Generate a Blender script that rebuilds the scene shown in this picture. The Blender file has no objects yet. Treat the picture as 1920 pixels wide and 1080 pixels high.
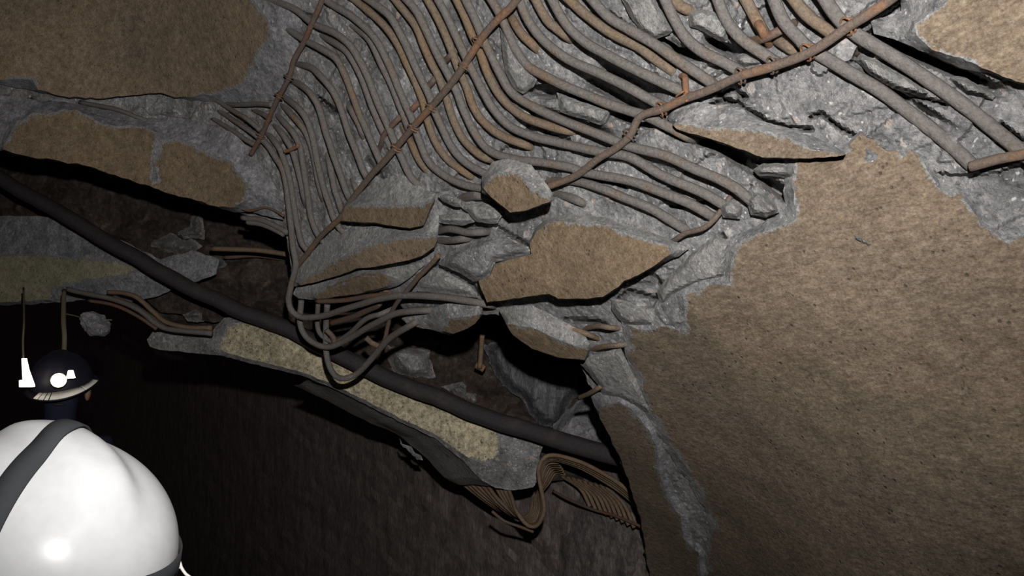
import bpy, bmesh, math, random
import numpy as np
from mathutils import Vector, Matrix, noise
from mathutils.geometry import delaunay_2d_cdt
from mathutils.bvhtree import BVHTree

random.seed(7)
scene = bpy.context.scene
C = scene.collection

# ------------------------------------------------------------------ camera, world, flash, exposure
F = 1495.0                       # focal length in pixels of the 1920 x 1080 frame
PITCH = math.radians(12.0)
CAM = Vector((0, 0, 1.6))
RIGHT = Vector((1, 0, 0))
FWD = Vector((0, math.cos(PITCH), math.sin(PITCH)))
UP = Vector((0, -math.sin(PITCH), math.cos(PITCH)))

cd = bpy.data.cameras.new('camera')
cd.sensor_width = 36.0
cd.lens = F / 1920 * 36.0
cd.clip_start = 0.02
cam = bpy.data.objects.new('camera', cd)
cam.location = CAM
cam.rotation_euler = (math.pi / 2 + PITCH, 0, 0)
C.objects.link(cam)
scene.camera = cam

world = bpy.data.worlds.new('tunnel_dark')
world.use_nodes = True
world.node_tree.nodes['Background'].inputs[0].default_value = (1.0, 0.72, 0.78, 1)
world.node_tree.nodes['Background'].inputs[1].default_value = 0.0085
scene.world = world


def P(px, py, d):
    """point at depth d (metres along the view axis) seen at pixel px, py"""
    d = float(d)
    px, py = float(px), float(py)
    return CAM + d * (FWD + RIGHT * ((px - 960) / F) + UP * ((540 - py) / F))


# camera flash gun, a hand above the lens, its beam turned up to the broken lining
ld = bpy.data.lights.new('camera_flash', 'SPOT')
ld.energy = 315
ld.color = (1.0, 0.965, 0.93)
ld.spot_size = math.radians(117)
ld.spot_blend = 1.0
ld.shadow_soft_size = 0.02
flash = bpy.data.objects.new('camera_flash', ld)
flash.location = CAM + UP * 0.25 + RIGHT * 0.05
aim = P(890, 140, 3.0) - flash.location
flash.rotation_euler = aim.to_track_quat('-Z', 'Y').to_euler()
C.objects.link(flash)

vs = scene.view_settings
vs.view_transform = 'Standard'
vs.look = 'None'
vs.gamma = 1.0
vs.exposure = 0.0
vs.use_curve_mapping = False


# ------------------------------------------------------------------ depths of the surfaces
def D_front(px, py):
    """front lining: comes towards the camera to the upper right, flat on the left"""
    a = 11 + 0.0105 * (px - 480) - 0.005 * (py - 300)
    a = a - 0.010 * np.log1p(np.exp((py - 560) / 40.0)) * 40.0 / (1 + np.exp((px - 1480) / 110.0))
    k = 1.5
    w = np.log(np.exp(k * np.minimum(a, 40)) + np.exp(k * 10.3)) / k
    return 33.0 / w


def D_back(px, py):
    return 1.0 / (0.24 + 0.00005 * (px - 200))


def D_side(px, py):
    return 1.0 / np.maximum(0.030 + 0.00023 * px, 0.03)


# ------------------------------------------------------------------ materials
MATS = {}


def new_mat(name, rough=0.9, metallic=0.0):
    m = bpy.data.materials.new(name)
    m.use_nodes = True
    nt = m.node_tree
    b = nt.nodes['Principled BSDF']
    b.inputs['Roughness'].default_value = rough
    b.inputs['Metallic'].default_value = metallic
    b.inputs['Specular IOR Level'].default_value = 0.25
    MATS[name] = m
    return m, nt, b


def N(nt, kind, **kw):
    n = nt.nodes.new(kind)
    for k, v in kw.items():
        if hasattr(n, k):
            setattr(n, k, v)
        else:
            n.inputs[k].default_value = v
    return n


def ramp(nt, src, stops):
    r = nt.nodes.new('ShaderNodeValToRGB')
    e = r.color_ramp.elements
    e[0].position, e[0].color = stops[0][0], (*stops[0][1], 1)
    e[1].position, e[1].color = stops[-1][0], (*stops[-1][1], 1)
    for p, c in stops[1:-1]:
        x = e.new(p)
        x.color = (*c, 1)
    nt.links.new(src, r.inputs[0])
    return r.outputs[0]


def mix(nt, fac, a, b, mode='MIX'):
    m = nt.nodes.new('ShaderNodeMix')
    m.data_type = 'RGBA'
    m.blend_type = mode
    for sock, v in ((m.inputs[0], fac), (m.inputs[6], a), (m.inputs[7], b)):
        if hasattr(v, 'links') or hasattr(v, 'is_linked'):
            nt.links.new(v, sock)
        elif isinstance(v, (int, float)):
            sock.default_value = v
        else:
            sock.default_value = (*v, 1)
    return m.outputs[2]


def coords(nt, scale=(1, 1, 1), rot=(0, 0, 0)):
    t = nt.nodes.new('ShaderNodeTexCoord')
    mp = nt.nodes.new('ShaderNodeMapping')
    mp.inputs['Scale'].default_value = scale
    mp.inputs['Rotation'].default_value = rot
    nt.links.new(t.outputs['Object'], mp.inputs['Vector'])
    return mp.outputs['Vector']


def nz(nt, vec, scale, detail=4, rough=0.6, dist=0.0):
    n = N(nt, 'ShaderNodeTexNoise', Scale=scale, Detail=detail, Roughness=rough, Distortion=dist)
    nt.links.new(vec, n.inputs['Vector'])
    return n.outputs['Fac']


def vor(nt, vec, scale, feature='F1', rnd=1.0):
    n = N(nt, 'ShaderNodeTexVoronoi', Scale=scale, Randomness=rnd)
    n.feature = feature
    nt.links.new(vec, n.inputs['Vector'])
    return n


def bump(nt, b, h, strength=0.6, dist=0.01):
    n = N(nt, 'ShaderNodeBump', Strength=strength, Distance=dist)
    nt.links.new(h, n.inputs['Height'])
    nt.links.new(n.outputs[0], b.inputs['Normal'])


def tan_mat(name, lo, mid, hi, streak=(1, 1, 1), rot=(0, 0, 0), spk=0.9):
    m, nt, b = new_mat(name, 0.95)
    v = coords(nt)
    vst = coords(nt, streak, rot)
    big = nz(nt, v, 2.2, 4, 0.6)
    fine = nz(nt, vst, 42, 5, 0.75)
    c1 = ramp(nt, fine, [(0.30, lo), (0.5, mid), (0.72, hi)])
    c2 = mix(nt, 0.75, c1, ramp(nt, big, [(0.3, (0.60, 0.60, 0.60)), (0.7, (1.12, 1.08, 1.02))]), 'MULTIPLY')
    pits = vor(nt, v, 55).outputs['Distance']
    sel = nz(nt, v, 30, 2, 0.5)
    pm = N(nt, 'ShaderNodeMath', operation='MULTIPLY')
    nt.links.new(ramp(nt, pits, [(0.12, (1, 1, 1)), (0.24, (0, 0, 0))]), pm.inputs[0])
    nt.links.new(ramp(nt, sel, [(0.52, (0, 0, 0)), (0.6, (spk, spk, spk))]), pm.inputs[1])
    c3 = mix(nt, pm.outputs[0], c2, tuple(x * 0.35 for x in lo))
    gr = nz(nt, v, 170, 4, 0.8)
    c3 = mix(nt, 0.85, c3, ramp(nt, gr, [(0.32, (0.55, 0.53, 0.5)), (0.5, (1.0, 1.0, 1.0)), (0.68, (1.45, 1.45, 1.45))]), 'MULTIPLY')
    # the skin of the casting is worn off raggedly towards its broken borders
    at = N(nt, 'ShaderNodeAttribute')
    at.attribute_name = 'border'
    wear = nz(nt, v, 26, 6, 0.8)
    ws = N(nt, 'ShaderNodeMath', operation='MULTIPLY_ADD')
    nt.links.new(wear, ws.inputs[0])
    ws.inputs[1].default_value = -1.5
    nt.links.new(at.outputs['Fac'], ws.inputs[2])
    wf = ramp(nt, ws.outputs[0], [(0.0, (1, 1, 1)), (0.06, (0, 0, 0))])
    ofs = N(nt, 'ShaderNodeMath', operation='ADD')
    nt.links.new(ws.outputs[0], ofs.inputs[0])
    ofs.inputs[1].default_value = 0.60
    nt.links.new(ofs.outputs[0], wf.node.inputs[0])
    bare = ramp(nt, gr, [(0.35, (0.07, 0.07, 0.07)), (0.5, (0.14, 0.14, 0.138)), (0.66, (0.24, 0.24, 0.235))])
    c3 = mix(nt, wf, c3, bare)
    nt.links.new(c3, b.inputs['Base Color'])
    h = N(nt, 'ShaderNodeMath', operation='SUBTRACT')
    nt.links.new(fine, h.inputs[0])
    nt.links.new(pm.outputs[0], h.inputs[1])
    bump(nt, b, h.outputs[0], 0.55, 0.008)
    return m


def grey_mat(name, dark, midc, light, flecks=1.0, peach=True, sc=1.0, bstr=0.9, rot=(0, 0, 0), stretch=(1, 1, 1)):
    m, nt, b = new_mat(name, 0.92)
    v0 = coords(nt, stretch, rot)
    wn = N(nt, 'ShaderNodeTexNoise', Scale=45 * sc, Detail=3, Roughness=0.6)
    nt.links.new(v0, wn.inputs['Vector'])
    sub = N(nt, 'ShaderNodeVectorMath', operation='SCALE')
    sub.inputs['Scale'].default_value = 0.018 / sc
    nt.links.new(wn.outputs['Color'], sub.inputs[0])
    addv = N(nt, 'ShaderNodeVectorMath', operation='ADD')
    nt.links.new(v0, addv.inputs[0])
    nt.links.new(sub.outputs[0], addv.inputs[1])
    v = addv.outputs[0]
    med = nz(nt, v0, 13 * sc, 5, 0.7, 0.2)
    c1 = ramp(nt, med, [(0.30, dark), (0.5, midc), (0.70, light)])
    grain = nz(nt, v0, 75 * sc, 6, 0.82)
    c2 = mix(nt, 0.9, c1, ramp(nt, grain, [(0.33, (0.38, 0.38, 0.385)), (0.5, (0.95, 0.95, 0.95)), (0.68, (1.65, 1.63, 1.6))]), 'MULTIPLY')

    def stones(scale, lo, hi, thr, amt):
        vn = vor(nt, v, scale)
        hue = N(nt, 'ShaderNodeSeparateColor')
        nt.links.new(vn.outputs['Color'], hue.inputs[0])
        st = ramp(nt, vn.outputs['Distance'], [(lo, (1, 1, 1)), (hi, (0, 0, 0))])
        pk = ramp(nt, hue.outputs[0], [(thr, (0, 0, 0)), (thr + 0.03, (amt, amt, amt))])
        sm = N(nt, 'ShaderNodeMath', operation='MULTIPLY')
        nt.links.new(st, sm.inputs[0])
        nt.links.new(pk, sm.inputs[1])
        return sm.outputs[0], hue.outputs[1]
    f1, h1 = stones(42 * sc, 0.30, 0.42, 0.72, 0.65 * flecks)
    pal = [(0.0, tuple(x * 1.25 for x in light)), (0.4, dark), (0.7, tuple(x * 1.5 for x in light)),
           (1.0, (light[0] * 1.35, light[1] * 1.0, light[2] * 0.78) if peach else light)]
    c3 = mix(nt, f1, c2, ramp(nt, h1, pal))
    f2, h2 = stones(120 * sc, 0.25, 0.40, 0.80, 0.8 * flecks)
    c4_ = mix(nt, f2, c3, ramp(nt, h2, [(0.0, tuple(x * 1.9 for x in light)), (0.5, tuple(x * 1.5 for x in light)), (1.0, tuple(x * 0.5 for x in dark))]))
    nt.links.new(c4_, b.inputs['Base Color'])
    h = N(nt, 'ShaderNodeMath', operation='MULTIPLY_ADD')
    nt.links.new(f1, h.inputs[0])
    h.inputs[1].default_value = 0.25
    nt.links.new(grain, h.inputs[2])
    bump(nt, b, h.outputs[0], bstr, 0.016)
    return m


def steel_mat(name, base, rustc, amount, rough=0.56, metallic=0.15):
    m, nt, b = new_mat(name, rough, metallic)
    b.inputs['Specular IOR Level'].default_value = 0.4
    v = coords(nt)
    a = nz(nt, v, 9, 5, 0.65)
    f = nz(nt, v, 130, 5, 0.8)
    c1 = mix(nt, ramp(nt, a, [(0.62 - amount * 0.4, (0, 0, 0)), (0.80 - amount * 0.4, (1, 1, 1))]), base, rustc)
    c2 = mix(nt, 0.7, c1, ramp(nt, f, [(0.33, (0.45, 0.43, 0.41)), (0.5, (0.95, 0.95, 0.95)), (0.68, (1.45, 1.45, 1.45))]), 'MULTIPLY')
    nt.links.new(c2, b.inputs['Base Color'])
    bump(nt, b, f, 0.8, 0.006)
    return m


tan_mat('tan_lining', (0.098, 0.073, 0.050), (0.164, 0.126, 0.088), (0.235, 0.187, 0.138), spk=0.6)
tan_mat('tan_slab', (0.082, 0.059, 0.038), (0.138, 0.103, 0.068), (0.200, 0.155, 0.108), spk=0.5)
tan_mat('tan_wall', (0.078, 0.060, 0.044), (0.136, 0.106, 0.078), (0.205, 0.166, 0.128), (1, 1, 2.6), (0, 0.5, 0.4), spk=0.6)
tan_mat('yellow_lining', (0.10, 0.088, 0.062), (0.36, 0.32, 0.225), (0.62, 0.56, 0.42), spk=1.0)
tan_mat('olive_lining', (0.13, 0.125, 0.085), (0.24, 0.225, 0.155), (0.32, 0.30, 0.21))
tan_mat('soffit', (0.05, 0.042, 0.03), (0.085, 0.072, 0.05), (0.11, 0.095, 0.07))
grey_mat('grey_break', (0.115, 0.115, 0.12), (0.245, 0.245, 0.248), (0.37, 0.37, 0.37))
grey_mat('grey_pale', (0.19, 0.19, 0.188), (0.27, 0.269, 0.264), (0.36, 0.358, 0.35), 0.8)
grey_mat('grey_blue', (0.12, 0.12, 0.128), (0.225, 0.225, 0.24), (0.34, 0.34, 0.36), 0.6, False)
grey_mat('rock_streak', (0.05, 0.05, 0.055), (0.13, 0.13, 0.14), (0.24, 0.24, 0.255), 0.3, False, 1.0, 0.9, (0, 0.5, 0), (3.0, 1, 0.5))
grey_mat('back_brown', (0.020, 0.015, 0.012), (0.050, 0.038, 0.031), (0.11, 0.085, 0.07), 0.25, True, 0.6)
grey_mat('side_wall', (0.09, 0.072, 0.068), (0.15, 0.125, 0.118), (0.21, 0.185, 0.175), 0.1, False, 0.5, 0.5, (0, 0.3, 0), (2.5, 1, 0.6))
grey_mat('side_rock', (0.07, 0.064, 0.062), (0.15, 0.137, 0.132), (0.24, 0.222, 0.215), 0.3, False, 0.8, 0.9, (0, 0.3, 0), (2.2, 1, 0.6))
grey_mat('floor_rubble', (0.04, 0.036, 0.032), (0.09, 0.08, 0.07), (0.16, 0.145, 0.13), 0.4)
steel_mat('steel_grey', (0.124, 0.114, 0.107), (0.140, 0.096, 0.062), 0.20)
steel_mat('steel_brown', (0.145, 0.112, 0.082), (0.160, 0.108, 0.064), 0.4)
steel_mat('steel_dark', (0.115, 0.082, 0.066), (0.15, 0.075, 0.045), 0.4, 0.6, 0.2)
steel_mat('steel_olive', (0.19, 0.135, 0.088), (0.15, 0.10, 0.065), 0.5, 0.5, 0.3)
steel_mat('tie_rust', (0.105, 0.078, 0.062), (0.185, 0.095, 0.045), 0.30, 0.75, 0.0)
steel_mat('rust_orange', (0.22, 0.108, 0.052), (0.12, 0.068, 0.042), 0.45, 0.85, 0.0)
steel_mat('pipe_black', (0.024, 0.021, 0.023), (0.050, 0.040, 0.037), 0.2, 0.55, 0.0)


def plain(name, col, rough=0.5, spec=0.4, emit=None, strength=0.0):
    m, nt, b = new_mat(name, rough)
    b.inputs['Specular IOR Level'].default_value = spec
    v = coords(nt)
    n = nz(nt, v, 60, 3)
    c = mix(nt, 0.5, col, ramp(nt, n, [(0.3, (0.9, 0.9, 0.9)), (0.7, (1.05, 1.05, 1.05))]), 'MULTIPLY')
    nt.links.new(c, b.inputs['Base Color'])
    if emit:
        b.inputs['Emission Color'].default_value = (*emit, 1)
        b.inputs['Emission Strength'].default_value = strength
    return m


plain('helmet_white', (0.45, 0.463, 0.477), 0.32, 0.32)
plain('helmet_dark', (0.012, 0.012, 0.02), 0.5, 0.3)
plain('strap_black', (0.030, 0.033, 0.036), 0.85, 0.2)
plain('lamp_shell', (0.02, 0.02, 0.02), 0.5)
plain('warm_glow', (0.9, 0.88, 0.8), 0.4, 0.4, (1.0, 0.90, 0.74), 4.0)
plain('lit_brim_white', (0.85, 0.83, 0.76), 0.5)  # brim colour with the headlamp's light put in
plain('cloth_dark', (0.020, 0.021, 0.026), 0.95, 0.1)
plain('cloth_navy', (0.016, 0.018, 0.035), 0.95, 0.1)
plain('skin', (0.22, 0.125, 0.085), 0.7, 0.2)
plain('hair_black', (0.012, 0.010, 0.009), 0.7)
plain('cord_white', (0.55, 0.52, 0.50), 0.6)
plain('cord_olive', (0.10, 0.085, 0.05), 0.8)


# ------------------------------------------------------------------ object helpers
def mesh_obj(name, verts, faces, mat, parent=None, smooth=False):
    me = bpy.data.meshes.new(name)
    me.from_pydata([tuple(v) for v in verts], [], [tuple(f) for f in faces])
    me.materials.append(MATS[mat])
    if smooth:
        me.polygons.foreach_set('use_smooth', [True] * len(me.polygons))
    me.update()
    o = bpy.data.objects.new(name, me)
    C.objects.link(o)
    if parent:
        o.parent = parent
    return o


def empty(name, loc=None):
    o = bpy.data.objects.new(name, None)
    o.empty_display_size = 0.05
    C.objects.link(o)
    return o


def tag(o, label=None, cat=None, group=None, kind=None):
    if label:
        o['label'] = label
    if cat:
        o['category'] = cat
    if group:
        o['group'] = group
    if kind:
        o['kind'] = kind
    return o


def inside(pts, poly):
    x, y = pts[:, 0], pts[:, 1]
    r = np.zeros(len(pts), bool)
    n = len(poly)
    for i in range(n):
        x0, y0 = poly[i]
        x1, y1 = poly[(i + 1) % n]
        if y0 == y1:
            continue
        c = (y0 > y) != (y1 > y)
        r ^= c & (x < (x1 - x0) * (y - y0) / (y1 - y0) + x0)
    return r


def dist_poly(pts, poly):
    best = np.full(len(pts), 1e9)
    n = len(poly)
    for i in range(n):
        a = np.array(poly[i], float)
        b = np.array(poly[(i + 1) % n], float)
        ab = b - a
        L = max(ab @ ab, 1e-9)
        t = np.clip(((pts - a) @ ab) / L, 0, 1)
        q = a + t[:, None] * ab
        best = np.minimum(best, np.hypot(pts[:, 0] - q[:, 0], pts[:, 1] - q[:, 1]))
    return best


def ragged(poly, step, jit):
    out = []
    n = len(poly)
    for i in range(n):
        a, b = poly[i], poly[(i + 1) % n]
        L = math.hypot(b[0] - a[0], b[1] - a[1])
        k = max(1, int(L / step))
        for j in range(k):
            t = j / k
            x, y = a[0] + (b[0] - a[0]) * t, a[1] + (b[1] - a[1]) * t
            q = Vector((x * 0.06, y * 0.06, 3.3))
            q2 = Vector((x * 0.25, y * 0.25, 8.3))
            x += jit * (noise.noise(q) + 0.5 * noise.noise(q2))
            y += jit * (noise.noise(q + Vector((0, 0, 9))) + 0.5 * noise.noise(q2 + Vector((0, 0, 9))))
            out.append((x, y))
    return out


def rough_h(p, amp, blocky, seed=0.0):
    """broken-concrete relief in metres at world point p"""
    q = Vector((p.x, p.y, p.z)) + Vector((seed, seed * 0.7, 0))
    h = amp * 0.6 * noise.fractal(q * 7.0, 0.9, 2.1, 5)
    h += amp * 0.25 * noise.noise(q * 60)
    if blocky:
        s = Vector((q.x * 6.0 + q.z * 2.5, q.y * 5, q.z * 11.0 - q.x * 3.0))
        s += 0.35 * Vector((noise.noise(q * 9), noise.noise(q * 9 + Vector((5, 0, 0))), 0))
        f = noise.voronoi(s)[1][0]
        h += blocky * noise.noise(f * 5.3 + Vector((2.2, 0.4, 1.7)))
        s2 = s * 2.7
        f = noise.voronoi(s2)[1][0]
        h += 0.4 * blocky * noise.noise(f * 5.3)
    return h


def chunk(name, outer, inner=None, dfun=D_front, face=0.06, edge=0.0, back=-0.12, tilt=(0, 0), step=8,
          jit=2.0, jit_in=None, amp=0.008, blocky=0.0, face_amp=0.0015, m_face='tan_slab', m_edge='grey_break',
          bev=14, relief=None, label=None, cat=None, group=None, kind=None, parent=None):
    """a solid slab of concrete: cast face, broken rim, sides and back, standing `face` metres proud of dfun"""
    out = ragged(outer, step, jit)
    inn = ragged(inner, step, jit_in if jit_in is not None else jit) if inner else None
    xs = [p[0] for p in out]
    ys = [p[1] for p in out]
    gx, gy = np.meshgrid(np.arange(min(xs), max(xs), step), np.arange(min(ys), max(ys), step * 0.87))
    gx[1::2] += step * 0.5
    rng = np.random.default_rng(len(out) + int(abs(xs[0])))
    g = np.stack([gx.ravel(), gy.ravel()], 1) + rng.uniform(-0.22, 0.22, (gx.size, 2)) * step
    g = g[inside(g, out)]
    g = g[dist_poly(g, out) > step * 0.45]
    if inn:
        g = g[dist_poly(g, inn) > step * 0.45]
    pts = [Vector(p) for p in out]
    edges = [(i, (i + 1) % len(out)) for i in range(len(out))]
    if inn:
        k = len(pts)
        pts += [Vector(p) for p in inn]
        edges += [(k + i, k + (i + 1) % len(inn)) for i in range(len(inn))]
    pts += [Vector(p) for p in g]
    v2, _, tris, _, _, _ = delaunay_2d_cdt(pts, edges, [], 0, 1e-4)
    V = np.array([(v.x, v.y) for v in v2])
    T = np.array([t for t in tris if len(t) == 3], int)
    cen = V[T].mean(1)
    T = T[inside(cen, out)]
    cen = V[T].mean(1)
    infl = inside(cen, inn) if inn else np.zeros(len(T), bool)
    d_out = dist_poly(V, out)
    cx, cy = np.mean(xs), np.mean(ys)
    hf = face + tilt[0] * (V[:, 0] - cx) / 100 + tilt[1] * (V[:, 1] - cy) / 100
    if inn:
        vin = inside(V, inn)
        d_in = dist_poly(V, inn)
        on = vin | (d_in < 0.3)
        t = np.where(on, 0, d_in / (d_in + d_out + 1e-6))
        h = hf * (1 - t) + edge * t
    else:
        on = np.zeros(len(V), bool)
        t = np.clip(d_out / bev, 0, 1)
        t = t * t * (3 - 2 * t)
        h = edge + (hf - edge) * t
    if relief is not None:
        h = h + relief(V[:, 0], V[:, 1]) * np.where(on, 0, 1)
    D = dfun(V[:, 0], V[:, 1])
    pos = []
    for i in range(len(V)):
        p = P(V[i, 0], V[i, 1], D[i])
        if on[i]:
            a = face_amp * (noise.fractal(p * 9, 0.8, 2, 3) * 2)
        else:
            a = rough_h(p, amp, blocky)
        pos.append(P(V[i, 0], V[i, 1], D[i] - h[i] - a))
    from collections import Counter
    cnt = Counter()
    for a, b, c in T:
        for e in ((a, b), (b, c), (c, a)):
            cnt[tuple(sorted((int(e[0]), int(e[1]))))] += 1
    rim = set(e for e, n in cnt.items() if n == 1)
    # orientation: triangles face the camera
    fv, ff, ev, ef = [], [], [], []
    fm, em = {}, {}

    def gi(m, lst, i):
        i = int(i)
        if i not in m:
            m[i] = len(lst)
            lst.append(pos[i])
        return m[i]
    for k, (a, b, c) in enumerate(T):
        ar = (V[b, 0] - V[a, 0]) * (V[c, 1] - V[a, 1]) - (V[c, 0] - V[a, 0]) * (V[b, 1] - V[a, 1])
        if ar > 0:
            b, c = c, b
        if infl[k]:
            ff.append((gi(fm, fv, a), gi(fm, fv, b), gi(fm, fv, c)))
        else:
            ef.append((gi(em, ev, a), gi(em, ev, b), gi(em, ev, c)))
        for e in ((a, b), (b, c), (c, a)):
            s = tuple(sorted((int(e[0]), int(e[1]))))
            if s in rim:                                           # side wall going back
                i0, i1 = int(e[0]), int(e[1])
                q0, q1 = ev, em
                ia, ib = gi(em, ev, i0), gi(em, ev, i1)
                prev = (ia, ib)
                for lv in (0.35, 1.0):
                    cur = []
                    for i in (i0, i1):
                        key = -(i * 2 + (1 if lv < 1 else 2)) - 1
                        if key not in em:
                            em[key] = len(ev)
                            dd = D[i] - (h[i] * (1 - lv) + back * lv)
                            pp = P(V[i, 0], V[i, 1], dd)
                            if lv < 1:
                                pp = pp + Vector((noise.noise(pp * 30), 0, noise.noise(pp * 30 + Vector((4, 4, 4))))) * min(0.006, amp)
                            ev.append(pp)
                        cur.append(em[key])
                    ef.append((prev[1], prev[0], cur[0], cur[1]))
                    prev = tuple(cur)
    # flat back
    bo = [Vector(p) for p in out]
    b2, _, bt, _, _, _ = delaunay_2d_cdt(bo, [(i, (i + 1) % len(bo)) for i in range(len(bo))], [], 0, 1e-4)
    B = np.array([(v.x, v.y) for v in b2])
    bt = np.array([t for t in bt if len(t) == 3], int)
    bt = bt[inside(B[bt].mean(1), out)]
    k0 = len(ev)
    for x, y in B:
        ev.append(P(x, y, float(dfun(np.array([x]), np.array([y]))[0]) - back))
    for a, b, c in bt:
        ef.append((k0 + int(a), k0 + int(b), k0 + int(c)))
    if inn:
        root = empty(name)
        if parent:
            root.parent = parent
        fo = mesh_obj('cast_face', fv, ff, m_face, root, True)
        bd = np.where(d_out < 11, 1.0, np.clip(d_in / 26.0, 0, 1))
        vals = [0.0] * len(fv)
        for i, j in fm.items():
            vals[j] = float(bd[i])
        at = fo.data.attributes.new('border', 'FLOAT', 'POINT')
        at.data.foreach_set('value', vals)
        mesh_obj('broken_edge', ev, ef, m_edge, root)
    else:
        root = mesh_obj(name, ev, ef, m_edge, parent)
    return tag(root, label, cat, group, kind)


def catmull(pts, per=8):
    if len(pts) < 3:
        a, b = pts
        return [a.lerp(b, i / per) for i in range(per + 1)]
    q = [pts[0] * 2 - pts[1]] + list(pts) + [pts[-1] * 2 - pts[-2]]
    out = []
    for i in range(1, len(q) - 2):
        p0, p1, p2, p3 = q[i - 1:i + 3]
        for j in range(per):
            t = j / per
            out.append(0.5 * ((2 * p1) + (p2 - p0) * t + (2 * p0 - 5 * p1 + 4 * p2 - p3) * t * t
                              + (3 * p1 - p0 - 3 * p2 + p3) * t ** 3))
    out.append(pts[-1])
    return out


def tube(name, pts, r, mat, sides=10, per=8, wob=0.0, ribs=False, parent=None, taper=1.0):
    c = catmull([Vector(p) for p in pts], per)
    if wob:
        c = [p + wob * Vector((noise.noise(p * 8), noise.noise(p * 8 + Vector((3, 1, 7))), noise.noise(p * 8 + Vector((9, 4, 1))))) for p in c]
    verts, faces = [], []
    nrm = None
    n = len(c)
    for i, p in enumerate(c):
        t = (c[min(i + 1, n - 1)] - c[max(i - 1, 0)]).normalized()
        if nrm is None:
            nrm = t.orthogonal().normalized()
        else:
            nrm = (nrm - t * nrm.dot(t)).normalized()
        bn = t.cross(nrm)
        rr = r * (1 + (taper - 1) * i / (n - 1))
        rr *= 1 + 0.05 * noise.noise(p * 25)
        for k in range(sides):
            a = 2 * math.pi * k / sides
            verts.append(p + (nrm * math.cos(a) + bn * math.sin(a)) * rr)
    for i in range(n - 1):
        for k in range(sides):
            a, b = i * sides + k, i * sides + (k + 1) % sides
            faces.append((a, b, b + sides, a + sides))
    faces.append(tuple(range(sides - 1, -1, -1)))
    faces.append(tuple((n - 1) * sides + k for k in range(sides)))
    return mesh_obj(name, verts, faces, mat, parent, True)


def crop(x0, y0, s):
    return lambda *uv: [(x0 + uv[i] / s, y0 + uv[i + 1] / s) for i in range(0, len(uv), 2)]


c2, c3, c4 = crop(440, 0, 3), crop(880, 0, 3), crop(1280, 0, 3)
c5, c6, c7, c8, c9 = crop(400, 300, 3), crop(840, 300, 3), crop(0, 340, 3), crop(480, 520, 3), crop(640, 720, 3)
cA, cB, cC = crop(440, 120, 6), crop(480, 280, 4.5), crop(760, 360, 4.154)
cD, cE = crop(1040, 560, 2.0766), crop(1020, 540, 3)
cS = crop(480, 360, 4.5)
c0 = crop(0, 0, 1)


def bar(px, mat, off=0.0, r=0.011, dfun=D_front, name='rebar', label=None, cat='rebar', group=None, wob=0.003, per=8, taper=1.0, sink=(0, 0)):
    """steel bar through traced points, `off` metres in front of the surface (number, or one per point)"""
    px = list(px)
    sink = list(sink)
    if px[0][1] < 8 and px[1][1] > px[0][1] and dfun is D_front:      # runs on above the frame
        (x0, y0), (x1, y1) = px[0], px[1]
        k = 110 / math.hypot(x1 - x0, y1 - y0)
        px = [(x0 - (x1 - x0) * k, y0 - (y1 - y0) * k)] + px
        sink[0] = 0
    if sink[1] > 0.04:                                                # runs on into the concrete
        (x0, y0), (x1, y1) = px[-1], px[-2]
        k = 26 / math.hypot(x1 - x0, y1 - y0)
        px = px + [(x0 - (x1 - x0) * k, y0 - (y1 - y0) * k)]
    n = len(px)
    pts = []
    for i, (x, y) in enumerate(px):
        if isinstance(off, (list, tuple)):
            f = i / (n - 1) * (len(off) - 1)
            k = min(int(f), len(off) - 2)
            o = off[k] + (off[k + 1] - off[k]) * (f - k)
        else:
            o = off
        o -= sink[0] * {0: 1.0, 1: 0.25}.get(i, 0) + sink[1] * {n - 1: 1.0, n - 2: 0.16, n - 3: 0.02}.get(i, 0)
        pts.append(P(x, y, float(dfun(np.array([x]), np.array([y]))[0]) - o))
    ob = tube(name, pts, r, mat, per=per, wob=wob, taper=taper)
    return tag(ob, label, cat, group)


# ------------------------------------------------------------------ the setting: floor, far walls
def grid_patch(name, x0, x1, y0, y1, step, dfun, mat, amp, blocky=0.0, kind='structure', thick=0.0):
    xs = np.arange(x0, x1 + 1, step)
    ys = np.arange(y0, y1 + 1, step)
    verts, faces = [], []
    for y in ys:
        for x in xs:
            d = float(dfun(np.array([x]), np.array([y]))[0])
            p = P(x, y, d)
            verts.append(P(x, y, d - rough_h(p, amp, blocky, 4.0)))
    w = len(xs)
    for j in range(len(ys) - 1):
        for i in range(w - 1):
            a = j * w + i
            faces.append((a, a + w, a + w + 1, a + 1))
    o = mesh_obj(name, verts, faces, mat)
    o['kind'] = kind
    return o


# floor: rubble-strewn, rising a little where the second worker stands
fv, ff = [], []
NX, NY = 60, 110
for j in range(NY + 1):
    for i in range(NX + 1):
        x, y = -5 + 9 * i / NX, -1.5 + 13 * j / NY
        s = min(max((y - 1.6) / 1.6, 0), 1)
        z = 0.22 * s * s * (3 - 2 * s) + 0.035 * noise.fractal(Vector((x * 2.2, y * 2.2, 0)), 0.8, 2, 4)
        if math.hypot(x + 0.5, y - 1.0) < 0.35:
            z = 0.0
        fv.append((x, y, z))
for j in range(NY):
    for i in range(NX):
        a = j * (NX + 1) + i
        ff.append((a, a + 1, a + NX + 2, a + NX + 1))
fl = mesh_obj('floor', fv, ff, 'floor_rubble', None, True)
tag(fl, 'dark rubble-strewn tunnel floor', None, None, 'structure')

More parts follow.
